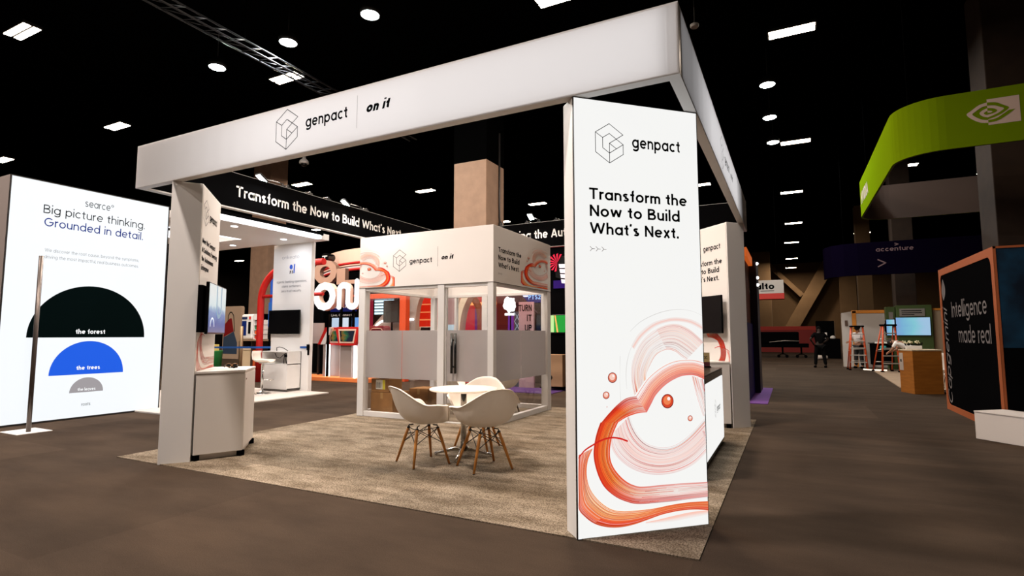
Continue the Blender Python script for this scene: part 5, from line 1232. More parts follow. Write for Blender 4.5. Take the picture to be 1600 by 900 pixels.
m = MB(); m.cyl((-11.8, 10.65, 0), (-11.8, 10.65, 1.4), .05, n=10); m.cyl((-11.0, 10.65, 0), (-11.0, 10.65, 1.4), .05, n=10); m.build('leg', BLACKM, t)
t = thing('navy_ceiling_panel', 'dark navy overhead panel with two small lamps above the orange beam', 'panel', (-11, 10.3, 2.8))
m = MB(); m.box(-12.2, -10.0, 10.0, 11.6, 2.78, 2.9); m.build('panel', mat('navy_panel', (28, 34, 66), .7), t)
for x in (-11.0, -10.5): m = MB(); m.cyl((x, 10.15, 2.74), (x, 10.15, 2.79), .08, n=14); m.build('lamp_disc', LED, t)
for x in (-12.1, -10.1): m = MB(); m.box(x - .04, x + .04, 11.5, 11.58, 0, 2.78); m.build('leg', BLACKM, t)
REDGLOW = mat('red_glow_panel', (232, 40, 18), .6, emit=.75)
t = thing('red_niche', 'glowing red shelf niche seen through the glass room beside the orange post', 'niche', (-9, 10, 0))
m = MB(); m.prism([(x, 10.4, z) for x, z in [(-10.1, 0), (-10.1, 2.86), (-8.36, 2.86), (-8.36, 0)]], (0, .1, 0)); m.build('back_panel', REDGLOW, t)
m = MB()
for z, e in ((1.82, .03), (2.06, .02), (2.3, .02)): m.box(-9.9, -8.4, 10.2, 10.4, z, z + e)
m.build('shelf', mat('orange_glow_shelf', (255, 150, 90), .5, emit=.9), t)
m = MB(); m.prism([(x, 10.15, z) for x, z in ((-9.8, .9), (-8.4, .9), (-8.4, 1.62), (-9.75, 1.62), (-9.78, 1.56), (-9.8, 1.2))], (0, .25, 0), .01); lab(m.build('desk', PEACH, t), 'peach desk in front')
m = MB(); m.prism([(x, 10.12, z) for x, z in ((-9.6, 1.2), (-9.1, 1.2), (-9.1, 1.6), (-9.5, 1.6))], (0, .04, 0), .006); m.build('screen', BLACK, t)
t = thing('pale_pink_column', 'pale pink lit panel beside the glass door, with a blue sticker low on it', 'panel', (-8.3, 10, 0))
m = MB(); m.box(-8.3, -7.98, 9.7, 9.8, 0, 2.5, .006); m.build('panel', mat('pale_pink', (238, 190, 184), .6, emit=.25), t)
m = MB(); m.box(-8.28, -8.0, 9.69, 9.7, 1.45, 1.66); m.build('sticker', mat('pale_blue_print', (150, 180, 200), .6), t)
t = thing('cream_arch', 'cream curved arch leg seen through the glass door, before the red wall', 'arch', (-7.8, 9.7, 0))
m = MB(); o = catmull([(-8.02, 0), (-8.0, 1.2), (-7.92, 1.9), (-7.76, 2.35), (-7.55, 2.65), (-7.2, 2.9)], 24); i_ = catmull([(-7.80, 0), (-7.79, 1.2), (-7.73, 1.85), (-7.6, 2.22), (-7.42, 2.48), (-7.1, 2.72)], 24)
for k in range(23): m.prism([(o[k][0] + .27, 9.2, o[k][1]), (i_[k][0] + .25, 9.2, i_[k][1]), (i_[k + 1][0] + .25, 9.2, i_[k + 1][1]), (o[k + 1][0] + .27, 9.2, o[k + 1][1])], (0, .3, 0))
m.build('arch_leg', mat('cream_panel', (198, 178, 152), .6), t)
t = thing('orange_arch', 'orange curved arch leg crossing the cream one behind the glass door', 'arch', (-7.3, 9.9, 0))
m = MB(); m.tube([(x + .06, 9.66, z) for x, z in catmull([(-7.18, 0), (-7.18, 1.6), (-7.22, 2.05), (-7.38, 2.35), (-7.65, 2.6), (-8.0, 2.75)], 24)], .1, 10); m.build('arch_tube', mat('light_orange', (228, 110, 50), .5, emit=.2), t)
t = thing('red_wall', 'red and purple glowing wall with orange light lines behind the arches', 'wall', (-7, 10.6, 0))
m = MB(); m.box(-7.95, -6.4, 9.9, 9.98, 0, 3.0); m.build('red_panel', mat('deep_red_glow', (206, 32, 26), .6, emit=.65), t)
m = MB(); m.box(-7.42, -6.45, 9.84, 9.9, 0, 2.12); lab(m.build('purple_panel', mat('purple_glow', (128, 38, 110), .6, emit=.6), t), 'purple lower panel')
m = MB(); m.box(-7.9, -6.5, 9.82, 9.88, 2.21, 2.29); m.build('light_line', mat('orange_line_glow', (255, 160, 86), .5, emit=1.4), t)
t = thing('dark_red_frame', 'dark red angled frame beside a white light splash, behind the right pane', 'frame', (-6.4, 9.6, 0))
m = MB(); m.prism([(-6.58, 9.6, 0), (-6.28, 9.6, 0), (-6.22, 9.6, 2.6), (-6.58, 9.6, 2.6)], (0, .1, 0)); m.build('post', mat('dark_red', (134, 30, 22), .6, emit=.2), t)
m = MB(); m.prism([(-6.25, 9.62, 2.05), (-5.4, 9.62, 1.95), (-5.85, 9.62, 2.42), (-6.22, 9.62, 2.5)], (0, .1, 0)); m.build('wedge', mat('maroon_panel', (84, 16, 26), .6, emit=.2), t)
t = thing('white_light_splash', 'bright white blob-shaped light seen through the right pane', 'lamp', (-6.15, 9.55, 2.1))
m = MB(); rnd = random.Random(4); n = 22; m.prism([(-6.14 + .19 * (.75 + .35 * rnd.random()) * cos(2 * pi * i / n), 9.5, 2.18 + .22 * (.75 + .35 * rnd.random()) * sin(2 * pi * i / n)) for i in range(n)], (0, .05, 0)); m.build('lit_shape', mat('white_splash_glow', (255, 255, 255), .5, emit=2.0), t)
m = MB(); m.cyl((-6.14, 9.57, 0), (-6.14, 9.57, 2.1), .02, n=8); m.build('stand', BLACKM, t)
t = thing('lit_doorway', 'purple doorway outlined by a white light line, behind the right pane', 'doorway', (-6.1, 9.6, 0))
m = MB(); m.box(-6.3, -5.92, 9.62, 9.7, 0, 1.9); m.build('purple_panel', mat('bright_purple_glow', (118, 52, 160), .6, emit=.7), t)
m = MB(); m.box(-6.3, -5.86, 9.55, 9.62, 1.89, 1.95); m.box(-5.9, -5.84, 9.55, 9.62, 0, 1.95); m.build('light_line', LED, t)
m = MB(); m.box(-6.05, -5.92, 9.58, 9.62, 0, 1.88); lab(m.build('magenta_panel', mat('magenta_glow', (150, 20, 70), .6, emit=.5), t), 'magenta inner panel')
t = thing('mauve_sign_board', 'mauve board lettered TURN IT UP behind the right pane of the glass room', 'sign', (-5.5, 9.3, 0))
m = MB(); m.box(-5.76, -5.33, 9.3, 9.36, 0, 2.22, .005); m.build('board', mat('mauve_board', (146, 118, 122), .7), t)
q = Panel((0, 9.3, 0), (1, 0, 0)); m = MB()
text(m, q, 'TURN', -5.38, 1.98, .38, .17, .02, align='r'); text(m, q, 'IT', -5.38, 1.72, .14, .17, .02, align='r'); text(m, q, 'UP', -5.38, 1.46, .2, .17, .02, align='r'); m.build('lettering', INKB, t)
t = thing('x_lattice_panel', 'dark panel with pale crossing lines left of the mauve board', 'panel', (-5.85, 9.4, 0))
m = MB(); m.box(-5.94, -5.77, 9.4, 9.44, 0, 1.98); m.build('panel', mat('slate_panel', (40, 46, 58), .7), t)
m = MB()
for k in range(4): line(m, Panel((0, 9.4, 0), (1, 0, 0)), [(-5.93, 1.0 + .24 * k), (-5.78, 1.24 + .24 * k)], .012, .003); line(m, Panel((0, 9.4, 0), (1, 0, 0)), [(-5.78, 1.0 + .24 * k), (-5.93, 1.24 + .24 * k)], .012, .003)
m.build('crossing_line', mat('pale_blue_print', (150, 180, 200), .6), t)
t = thing('blue_ticker_screen', 'deep blue overhead screen with pale running numbers, right pane of the glass room', 'screen', (-5.6, 9.9, 2.1))
m = MB(); m.box(-6.5, -4.95, 9.95, 10.05, 2.22, 2.9); m.build('casing', BLACK, t)
q = Panel((0, 9.95, 0), (1, 0, 0)); m = MB(); slab(m, q, -6.48, -4.97, 2.24, 2.88, .003, 0); d = m.build('display', mat('deep_blue_glow', (16, 18, 110), .5, emit=.7), t)
m = MB(); text(m, q, 'PTS200 32', -5.78, 2.33, .78, .12, .01, off=.006); m.build('lettering', mat('pale_blue_glow', (150, 200, 250), .5, emit=1.3), d)
m = MB(); text(m, q, 'NEW', -5.35, 2.52, .3, .1, .01, off=.006); lab(m.build('lettering', mat('yellow_green_glow', (190, 200, 70), .5, emit=.6), d), 'yellow-green lettering')
m = MB()
for (a, b, w, h) in ((-6.42, 2.36, .4, .05), (-6.36, 2.43, .2, .04), (-5.95, 2.40, .16, .06), (-5.65, 2.52, .28, .06)): poly(m, q, rrect(a, a + w, b, b + h, .02, 3), .006)
lab(m.build('light_patch', mat('white_blue_glow', (220, 226, 255), .5, emit=1.6), d), 'white light patches')
m = MB(); m.box(-6.5, -6.44, 9.97, 10.03, 0, 2.22); m.box(-5.01, -4.95, 9.97, 10.03, 0, 2.22); m.build('leg', BLACKM, t)
t = thing('pink_light_tube', 'upright pink light tube seen through the right end of the glass room', 'light tube', (-5.12, 9.45, 0))
MB().cyl((-5.13, 9.45, .03), (-5.13, 9.45, 2.5), .03, n=10).build('tube', mat('pink_glow', (240, 110, 110), .5, emit=1.0), t); MB().cyl((-5.13, 9.45, 0), (-5.13, 9.45, .03), .1, n=16).build('base', BLACKM, t)
t = thing('violet_floor', 'dark violet floor patch behind the glass room', 'floor mat', (-6, 9, 0))
MB().box(-6.6, -4.4, 8.2, 9.4, 0, .012).build('mat', mat('violet_carpet', (64, 26, 96), .9), t)
area_lamp('lamp', (-5.6, 9.0, 2.6), 1.2, .2, 10, (1, .3, .25), (0, -.3, -1))
area_lamp('lamp', (-7.6, 9.3, 2.6), 1.6, .2, 14, (1, .45, .25), (0, -.4, -1))
# black booth between room and near tower
BB = Panel((0, 9.2, 0), (1, 0, 0))
t = thing('black_booth_wall', 'black booth wall with red top edge, in the gap right of the glass room', 'wall', (-4.4, 9.4, 0))
m = MB(); m.box(-4.92, -3.2, 9.4, 9.6, 0, 3.66); m.build('panel', BLACKM, t)
m = MB(); m.box(-4.92, -3.2, 9.36, 9.62, 3.62, 3.68); m.build('top_edge', mat('red_edge_glow', (180, 20, 40), .5, emit=.6), t)
m = MB(); m.box(-4.8, -3.3, 9.37, 9.4, 2.55, 2.75); lab(m.build('violet_strip', mat('violet_strip_glow', (60, 20, 130), .5, emit=.5), t), 'violet glowing strip')
W9 = Panel((0, 9.39, 0), (1, 0, 0))
t = thing('tilted_screen', 'tilted red and white burst screen high on the black booth wall', 'screen', (-4.5, 9.3, 2.8))
m = MB(); m.prism([W9.p(a, b, .06) for a, b in ((-4.72, 2.83), (-4.1, 2.62), (-4.1, 3.34), (-4.76, 3.38))], (0, .03, 0)); m.build('casing', BLACK, t)
m = MB()
rnd = random.Random(9)
for k in range(9):
    a = radians(60 + 24 * k); poly(m, W9, [(-4.66, 3.2), (-4.66 + .26 * cos(a) , 3.2 + .24 * sin(a)), (-4.66 + .24 * cos(a + .22), 3.2 + .22 * sin(a + .22))], .094)
m.build('red_burst', mat('red_burst_glow', (236, 40, 70), .5, emit=1.0), t)
m = MB()
for k in range(4): poly(m, W9, [(-4.62 + .02 * k, 3.16 - .13 * k), (-4.12, 3.14 - .14 * k), (-4.12, 3.04 - .14 * k), (-4.6 + .02 * k, 3.06 - .13 * k)], .095)
m.build('white_block', mat('white_block_glow', (255, 240, 244), .5, emit=1.3), t)
t = thing('green_screen', 'small bright green screen on the black booth wall', 'screen', (-4.6, 9.3, 1.4))
m = MB(); m.box(-4.9, -4.05, 9.34, 9.385, 1.4, 1.88, .006); m.build('casing', BLACK, t)
m = MB(); m.box(-4.88, -4.07, 9.336, 9.34, 1.43, 1.86); m.build('display', mat('green_glow', (40, 160, 60), .5, emit=.9), t)
m = MB(); m.box(-4.88, -4.78, 9.332, 9.336, 1.43, 1.86); lab(m.build('pale_band', mat('pale_green_glow', (200, 240, 160), .5, emit=.9), t), 'pale green band')
m = MB(); poly(m, Panel((0, 9.332, 0), (1, 0, 0)), [(-4.76, 1.86), (-4.73, 1.86), (-4.66, 1.43), (-4.70, 1.43)], .001); m.build('orange_line', mat('orange_line_glow', (255, 160, 86), .5, emit=1.4), t)
t = thing('plywood_speaker', 'tan wooden box with round black hole, low in the gap right of glass room', 'speaker', (-4.6, 9.1, 0))
m = MB(); m.box(-4.92, -4.4, 8.95, 9.35, .1, .88, .01); b_ = m.build('cabinet', mat('tan_plywood', (150, 116, 84), .6), t)
m = MB(); m.cyl((-4.73, 8.946, .32), (-4.73, 8.96, .32), .06, n=20); m.build('port', BLACKM, b_)
for x in (-4.85, -4.47): m = MB(); m.cyl((x, 9.15, 0), (x, 9.15, .1), .03, n=10); m.build('foot', BLACKM, t)

# ------------------------------------------------------------------ RIGHT SIDE
# purple and orange booth edge just beyond the far right tower
t = thing('purple_booth_end', 'purple and rust booth end with an orange lit top, beyond the far right tower', 'booth wall', (-.5, 9.5, 0))
m = MB(); m.box(-1.6, -.22, 8.8, 10.6, .012, 1.62, .004); m.build('purple_base', mat('purple_laminate', (44, 30, 120), .5, emit=.04), t)
m = MB(); m.box(-1.6, -.26, 8.9, 10.6, 1.62, 3.0, .004); m.build('rust_panel', mat('rust_panel', (122, 62, 40), .6), t)
m = MB(); m.box(-1.6, -.18, 8.8, 10.6, 3.0, 3.2, .01); m.build('orange_top', mat('orange_lit_top', (238, 110, 40), .5, emit=.5), t)
m = MB(); m.box(-.26, -.1, 10.6, 11.6, .012, 3.1, .004); m.build('dark_side', mat('dark_purple', (22, 12, 44), .5), t)
m = MB()
for z in (3.06, 2.72, 2.55): m.ball((-.08, 10.7, z), .035, n=10)
m.build('small_lamp', LED, t)
t = thing('purple_mat', 'purple carpet mat on the aisle floor beside the purple booth end', 'floor mat', (-.3, 9.6, 0))
MB().box(-1.6, .12, 8.4, 12.0, 0, .012).build('mat', mat('purple_carpet', (84, 30, 112), .9), t)
# red and white hanging sign
t = thing('hanging_sign', 'white box sign with black lettering over a red band, hanging far down the aisle', 'sign', (-.5, 25, 3.1))
m = MB(); m.box(-3.0, .37, 25, 25.6, 3.32, 3.95, .01); m.build('box', mat('dull_white', (190, 178, 168), .6), t)
m = MB(); m.box(-3.0, .38, 24.99, 25.61, 3.05, 3.32, .01); m.build('red_band', mat('dull_red', (190, 40, 26), .6), t)
m = MB(); q = Panel((0, 25, 0), (1, 0, 0)); text(m, q, 'paloalto', -.03, 3.52, 1.75, .3, .03, align='r'); line(m, q, [(-.62, 3.44), (-.05, 3.44)], .03, .004); m.build('lettering', INKB, t)
for x in (-2, .1): MB().cyl((x, 25.3, 3.95), (x, 25.3, 10.18), .01, n=6).build('cable', BLACKM, t)

# green ring banner
GREEN = mat('lime_green_fabric', (102, 126, 8), .85, spec=0)
t = thing('ring_banner', 'large green rounded ring banner with a white eye emblem, hanging at the upper right', 'hanging banner', (5, 13, 5))
gx0, gx1, gy0, gy1, gz0, gz1, rr = 2.66, 8.8, 9.62, 16.9, 4.98, 6.06, .8
ring = []
for cx, cy, a0 in ((gx0 + rr, gy0 + rr, 180), (gx1 - rr, gy0 + rr, 270), (gx1 - rr, gy1 - rr, 0), (gx0 + rr, gy1 - rr, 90)):
    ring += [(cx + rr * cos(radians(a0 + 9 * i)), cy + rr * sin(radians(a0 + 9 * i))) for i in range(11)]
def offs(k):
    cx, cy = (gx0 + gx1) / 2, (gy0 + gy1) / 2
    return [(cx + (x - cx) * (1 - k / ((gx1 - gx0) / 2)), cy + (y - cy) * (1 - k / ((gy1 - gy0) / 2))) for x, y in ring]
def loop_wall(m, a, b):
    n = len(a)
    vs = [(x, y, gz0) for x, y in a] + [(x, y, gz1) for x, y in a] + [(x, y, gz0) for x, y in b] + [(x, y, gz1) for x, y in b]
    fs = []
    for i in range(n):
        j = (i + 1) % n
        fs += [(i, j, n + j, n + i), (2 * n + j, 2 * n + i, 3 * n + i, 3 * n + j), (n + i, n + j, 3 * n + j, 3 * n + i), (j, i, 2 * n + i, 2 * n + j)]
    m.add(vs, fs)
m = MB(); loop_wall(m, ring, offs(.03)); g = m.build('outer_fabric', GREEN, t)
m = MB(); loop_wall(m, offs(.032), offs(.05)); m.build('inner_lining', mat('dull_lining', (84, 68, 60), .8), t)
for x, y in ((gx0 + .25, gy0 + .25), (gx1 - .25, gy0 + .25), (gx0 + .25, gy1 - .25), (gx1 - .25, gy1 - .25)): MB().cyl((x, y, gz1 - .02), (x, y, 10.18), .008, n=6).build('cable', BLACKM, t)
EP = Panel((0, gy0, 0), (1, 0, 0)); eu, ev, es = 3.80, 5.36, .72
ex = lambda x, y: (eu + x * es, ev + y * es * .70)
m = MB(); EW = mat('pale_emblem', (200, 176, 164), .7)
poly(m, EP, [ex(.42, .98), ex(1.08, .98), ex(1.08, -.02), ex(.42, -.02)], .004); m.build('emblem_square', EW, g)
def swoosh(m, oa, ob, off):
    n = 26; a = catmull(oa, n); b = catmull(ob, n)
    for i in range(n - 1): poly(m, EP, [ex(*a[i]), ex(*a[i + 1]), ex(*b[i + 1]), ex(*b[i])], off)
m = MB()
swoosh(m, [(.42, .86), (.25, .8), (.08, .62), (-.02, .5), (.08, .3), (.25, .12), (.42, .07)], [(.42, .74), (.3, .7), (.18, .58), (.1, .48), (.18, .34), (.3, .22), (.42, .17)], .005)
swoosh(m, [(.42, .64), (.32, .58), (.25, .47), (.32, .34), (.42, .28)], [(.42, .54), (.37, .5), (.34, .46), (.37, .4), (.42, .37)], .005)
m.build('emblem_eye', EW, g)
m = MB()
swoosh(m, [(.42, .86), (.6, .82), (.75, .68), (.86, .55), (.75, .4), (.6, .28), (.42, .2)], [(.42, .74), (.58, .7), (.68, .62), (.76, .54), (.68, .44), (.58, .36), (.42, .28)], .007)
swoosh(m, [(.42, .64), (.54, .6), (.62, .5), (.54, .42), (.42, .38)], [(.42, .54), (.48, .52), (.52, .48), (.48, .45), (.42, .46)], .007)
swoosh(m, [(.42, .07), (.6, .1), (.78, .24), (.98, .46)], [(.42, .17), (.58, .2), (.72, .32), (.86, .46)], .007)
m.build('emblem_cut', GREEN, g)
LPN = Panel((gx0, 0, 0), (0, -1, 0))
m = MB(); text(m, LPN, 'NVIDIA', -15.9, 5.32, 1.6, .36, .02, off=.004); lab(m.build('lettering', EW, g), 'pale lettering on the left side')
# dark purple banner behind it
t = thing('dark_banner', 'near-black purple banner with pale lettering and an angle mark, far behind on the right', 'hanging banner', (5, 22, 3.8))
m = MB(); prof = [(1.95, 23.4), (2.0, 22.9), (2.2, 22.4), (2.6, 22.1), (3.1, 22.0), (9.2, 22.0)]
m.prism([(x, y, 3.72) for x, y in prof] + [(x + .06, y + .08, 3.72) for x, y in prof[::-1]], (0, 0, 1.3)); m.build('fabric', mat('dark_purple_fabric', (8, 4, 18), .95, spec=0), t)
m = MB(); q = Panel((0, 22, 0), (1, 0, 0)); text(m, q, 'accenture', 3.70, 4.63, 1.22, .17, .012, off=.006); line(m, q, [(4.33, 4.92), (4.44, 4.88), (4.33, 4.84)], .03, .006); line(m, q, [(3.75, 4.31), (4.0, 4.17), (3.75, 4.03)], .045, .006); m.build('lettering', mat('dusty_pink_lettering', (190, 150, 150), .7, emit=.12), t)
for x, y in ((2.62, 22.13), (7.6, 22.04)): MB().cyl((x, y, 5), (x, y, 10.18), .01, n=6).build('cable', BLACKM, t)

# black booth wall with orange trim
t = thing('orange_trimmed_wall', 'black booth wall with orange trim and white script lettering at the right edge', 'booth wall', (3.3, 7.7, 0))
COPP = mat('copper_orange', (146, 78, 44), .6, spec=.2)
CX = 3.1; CP = Panel((CX, 0, 0), (0, -1, 0)); cyf, cyn, ch = 9.24, 6.1, 2.57
m = MB(); m.box(CX + .012, CX + 2.4, cyn + .012, cyf, 0, ch, .004); b_ = m.build('body', BLACKM, t)
m = MB(); frm = [(-cyf, 0), (-cyn, 0), (-cyn, ch), (-cyf, ch)]
inn = rrect(-cyf + .10, -cyn - .14, .10, ch - .12, .14, 6)
outer = []
n = len(inn)
def proj_out(p, i):
    cx_, cz_ = -(cyf + cyn) / 2, ch / 2; hx, hz = (cyf - cyn) / 2, ch / 2
    dx, dz = p[0] - cx_, p[1] - cz_; k = max(abs(dx) / hx, abs(dz) / hz)
    return (cx_ + dx / k, cz_ + dz / k)
vs = []; fs = []
pts = []
cor = [(-cyn, 0), (-cyn, ch), (-cyf, ch), (-cyf, 0)]
for q in range(4):
    for i in range(7):
        pts.append((inn[q * 7 + i], cor[q]))
N_ = len(pts)
vs = [CP.p(*a, .0) for a, b in pts] + [CP.p(*b, .0) for a, b in pts] + [CP.p(*a, -.012) for a, b in pts]
fs = [(i, (i + 1) % N_, N_ + (i + 1) % N_, N_ + i) for i in range(N_)] + [((i + 1) % N_, i, 2 * N_ + i, 2 * N_ + (i + 1) % N_) for i in range(N_)]
m.add(vs, fs); m.box(CX, CX + 2.4, cyn, cyn + .012, ch - .03, ch); m.box(CX, CX + .03, cyn, cyn + .012, 0, ch); m.build('orange_trim', COPP, t)
FQ = Panel((CX, cyn + .012, 0), (1, 0, 0))
m = MB(); slab(m, FQ, .03, 2.38, 1.18, ch - .03, .004, 0); m.build('blue_print', noisy('dark_teal_print', (4, 18, 34), (14, 62, 90), 2.2, .5, detail=8, lo=.4, hi=.75), t)
m = MB(); slab(m, CP, -cyf + .11, -cyn - .15, .11, ch - .13, -.0105, -.0135); bl = m.build('black_panel', BLACKM, t)
LW = mat('pale_print_lettering', (206, 190, 184), .7, emit=.10)
m = MB(); text(m, CP, 'Intelligence', -8.50, 1.66, 1.93, .27, .0, 0, off=-.006); text(m, CP, 'made real', -8.15, 1.23, 1.68, .27, .0, 0, off=-.006); lab(m.build('lettering', LW, bl), 'two-line white lettering')
m = MB(); text(m, CP, 'Capgemini', -8.83, .14, 1.74, .27, .0, .25, off=-.006, vert=True); lab(m.build('script_lettering', LW, bl), 'white script running up the edge')
m = MB()
sp = catmull([(-9.0, 1.98), (-9.10, 2.12), (-9.06, 2.26), (-8.98, 2.38)], 10) + catmull([(-8.98, 2.38), (-8.86, 2.24), (-8.86, 2.1), (-9.0, 1.98)], 10)[1:-1]
poly(m, CP, sp, -.006); m.build('leaf_mark', LW, bl)
m = MB(); line(m, CP, [(-8.97, 2.32), (-8.96, 2.2), (-9.0, 2.06)], .015, -.004); m.build('leaf_vein', BLACKM, bl)
t = thing('white_plinth', 'low white plinth board at the right edge before the black orange-trimmed wall', 'plinth', (3.4, 5.5, 0))
wp = Panel((2.69, 5.75, 0), (.37, -.42, 0))
m = MB(); slab(m, wp, 0, 2.2, .0, .345, 0, -.5, .004); m.build('board', mat('plinth_white', (196, 190, 186), .6), t)
m = MB(); slab(m, wp, .0, 2.2, .345, .36, .01, -.51, .003); m.build('cap', MATS['plinth_white'], t)

# white booth with orange trim, green pier and the wooden counter
t = thing('trimmed_white_booth', 'white booth wall with orange-trimmed edge behind the ladders', 'booth wall', (3.4, 24, 0))
m = MB(); m.box(2.56, 5.2, 24.0, 24.3, .0, 2.27); m.build('panel', mat('dull_white', (190, 178, 168), .6), t)
m = MB(); m.box(2.94, 3.1, 23.97, 24.0, .0, 2.4, .01); m.box(2.94, 5.2, 23.97, 24.3, 2.27, 2.4, .02); m.build('trim', mat('amber_orange', (214, 132, 40), .5), t)
m = MB(); m.prism([(2.56, 24, 0), (2.93, 23.97, 0), (2.93, 23.97, 2.36), (2.56, 24, 2.3)], (0, .02, 0)); m.build('white_edge', mat('dull_white', (190, 178, 168), .6), t)
m = MB(); m.box(2.67, 2.78, 23.95, 23.97, 1.75, 1.98); m.build('small_sign', mat('brown_sign', (92, 66, 50), .6), t)
PIERG = mat('leaf_green_panel', (54, 70, 18), .7)
t = thing('green_pier', 'green display pier with a grey sign board over a glowing screen', 'pier', (4.8, 22.5, 0))
m = MB(); m.box(4.32, 5.45, 22.5, 23.0, .0, 2.516, .01); b_ = m.build('body', PIERG, t)
m = MB(); m.box(4.0, 4.30, 22.7, 23.1, .0, 2.47, .01); lab(m.build('side_pier', PIERG, t), 'narrow green side pier')
m = MB(); m.box(4.415, 5.224, 22.47, 22.5, 2.077, 2.377, .004); s_ = m.build('sign_board', mat('grey_sign', (118, 108, 100), .6), t)
m = MB(); q = Panel((0, 22.47, 0), (1, 0, 0)); line(m, q, [(4.485, 2.296), (5.108, 2.296)], .028, .003); line(m, q, [(4.485, 2.215), (5.13, 2.215)], .024, .003); line(m, q, [(4.485, 2.146), (4.88, 2.146)], .024, .003); m.build('print_line', INKB, s_)
m = MB(); m.box(4.092, 4.23, 22.67, 22.7, 1.985, 2.26); m.build('small_sign', MATS['grey_sign'], t)
SCR = picture_mat('pale_blue_picture', [(0, (130, 150, 210)), (.35, (120, 176, 214)), (.7, (132, 200, 214)), (1, (160, 196, 226))], .95, .35, 'X')
wall_screen('glowing pale blue screen on the green pier', Panel((0, 22.5, 0), (1, 0, 0)), 4.265, 5.374, 1.326, 2.042, .06, SCR)
wall_screen('narrow glowing blue screen on the side pier, left of the large one', Panel((0, 22.7, 0), (1, 0, 0)), 3.976, 4.30, 1.326, 1.973, .06, SCR, .03)
t = thing('tan_wall', 'plain tan wall to the right of the green pier', 'booth wall', (6.3, 22.7, 0))
m = MB(); m.box(5.48, 7.5, 22.7, 22.9, 0, 2.31); m.build('panel', mat('tan_wall', (150, 126, 100), .7), t); m = MB(); m.box(5.48, 7.5, 22.67, 22.92, 2.31, 2.38); m.build('top_trim', MATS['amber_orange'], t)
t = thing('stand_deck', 'pale floor deck of the stand behind the wooden counter', 'platform', (4.5, 17, 0))
MB().foot([(3.27, 20.3), (3.02, 13.6), (3.75, 13.2), (4.9, 13.4), (6.2, 22.4), (3.27, 22.4)], 0, .02).build('deck', noisy('beige_vinyl', (150, 126, 104), (160, 136, 112), 2, .6), t)
WOODC = noisy('amber_wood', (160, 98, 36), (178, 112, 44), 2.5, .5, (1, 1, 8))
t = thing('wooden_counter', 'amber wooden counter with a pale top and a planter on it, right of the ladders', 'counter', (3.3, 12.4, 0))
wc = [(2.88, 12.5), (3.06, 11.96), (3.66, 12.25), (3.66, 13.0), (3.3, 13.1)]
MB().foot(wc, 0.0, .985, .003).build('body', WOODC, t); cxm = sum(p[0] for p in wc) / 5; cym = sum(p[1] for p in wc) / 5
MB().foot([(cxm + (x - cxm) * 1.03, cym + (y - cym) * 1.03) for x, y in wc], .985, 1.012, .003).build('worktop', mat('pale_worktop', (206, 186, 156), .5), t)
wq = Panel((2.88, 12.5, 0), (.18, -.54, 0)); m = MB(); slab(m, wq, .01, .17, .52, .93, .006, 0); s_ = m.build('notice', mat('dull_white', (190, 178, 168), .6), t)
m = MB(); slab(m, wq, .06, .11, .72, .78, .008, .006); m.build('notice_mark', INKB, s_)
t = thing('flower_planter', 'white trough of dark and white flowers on the wooden counter', 'planter', (3.2, 12.55, 1.012))
m = MB(); m.box(3.03, 3.34, 12.46, 12.62, 1.0125, 1.10, .01); m.build('trough', WHITE, t)
rnd = random.Random(3); m = MB(); m2 = MB()
for k in range(46):
    a = V((3.03 + .31 * rnd.random(), 12.46 + .16 * rnd.random(), 1.09)); d = V((rnd.uniform(-.5, .5), rnd.uniform(-.4, .4), 1)).normalized(); L_ = rnd.uniform(.06, .13); s = d.orthogonal().normalized() * .016
    m.add([a, a + d * L_ * .5 + s, a + d * L_, a + d * L_ * .5 - s], [(0, 1, 2, 3)])
for k in range(22): m2.ball((2.98 + .34 * rnd.random(), 12.44 + .2 * rnd.random(), 1.16 + .05 * rnd.random()), .018, n=8)
m.build('leaves', mat('dark_leaf', (30, 38, 18), .7), t)['kind'] = 'stuff'; m2.build('blossoms', mat('cream_petal', (214, 206, 168), .7), t)['kind'] = 'stuff'
t = thing('white_chair', 'white plastic chair peeping out behind the wooden counter, beside the black wall', 'chair', (4.15, 13.9, .02))
m = MB(); vs = []; 
for i, (y, z) in enumerate(((.2, .44), (.1, .43), (-.1, .42), (-.18, .46), (-.22, .6), (-.25, .78), (-.27, .86))):
    for k in range(7): w = -.2 + .4 * k / 6; vs.append((4.15 + w, 13.9 - y, .02 + z + .04 * (abs(w) / .2) ** 2))
m.add(vs, [(i * 7 + j, i * 7 + j + 1, (i + 1) * 7 + j + 1, (i + 1) * 7 + j) for i in range(6) for j in range(6)], smooth=True); o = m.build('seat_shell', SHELL, t); so = o.modifiers.new('thickness', 'SOLIDIFY'); so.thickness = .015
for sx in (-1, 1):
    for sy in (-1, 1): m = MB(); m.cyl((4.15 + sx * .15, 13.9 + sy * .12, .44), (4.15 + sx * .2, 13.9 + sy * .18, .02), .012, n=8); m.build('leg', CHROME, t)

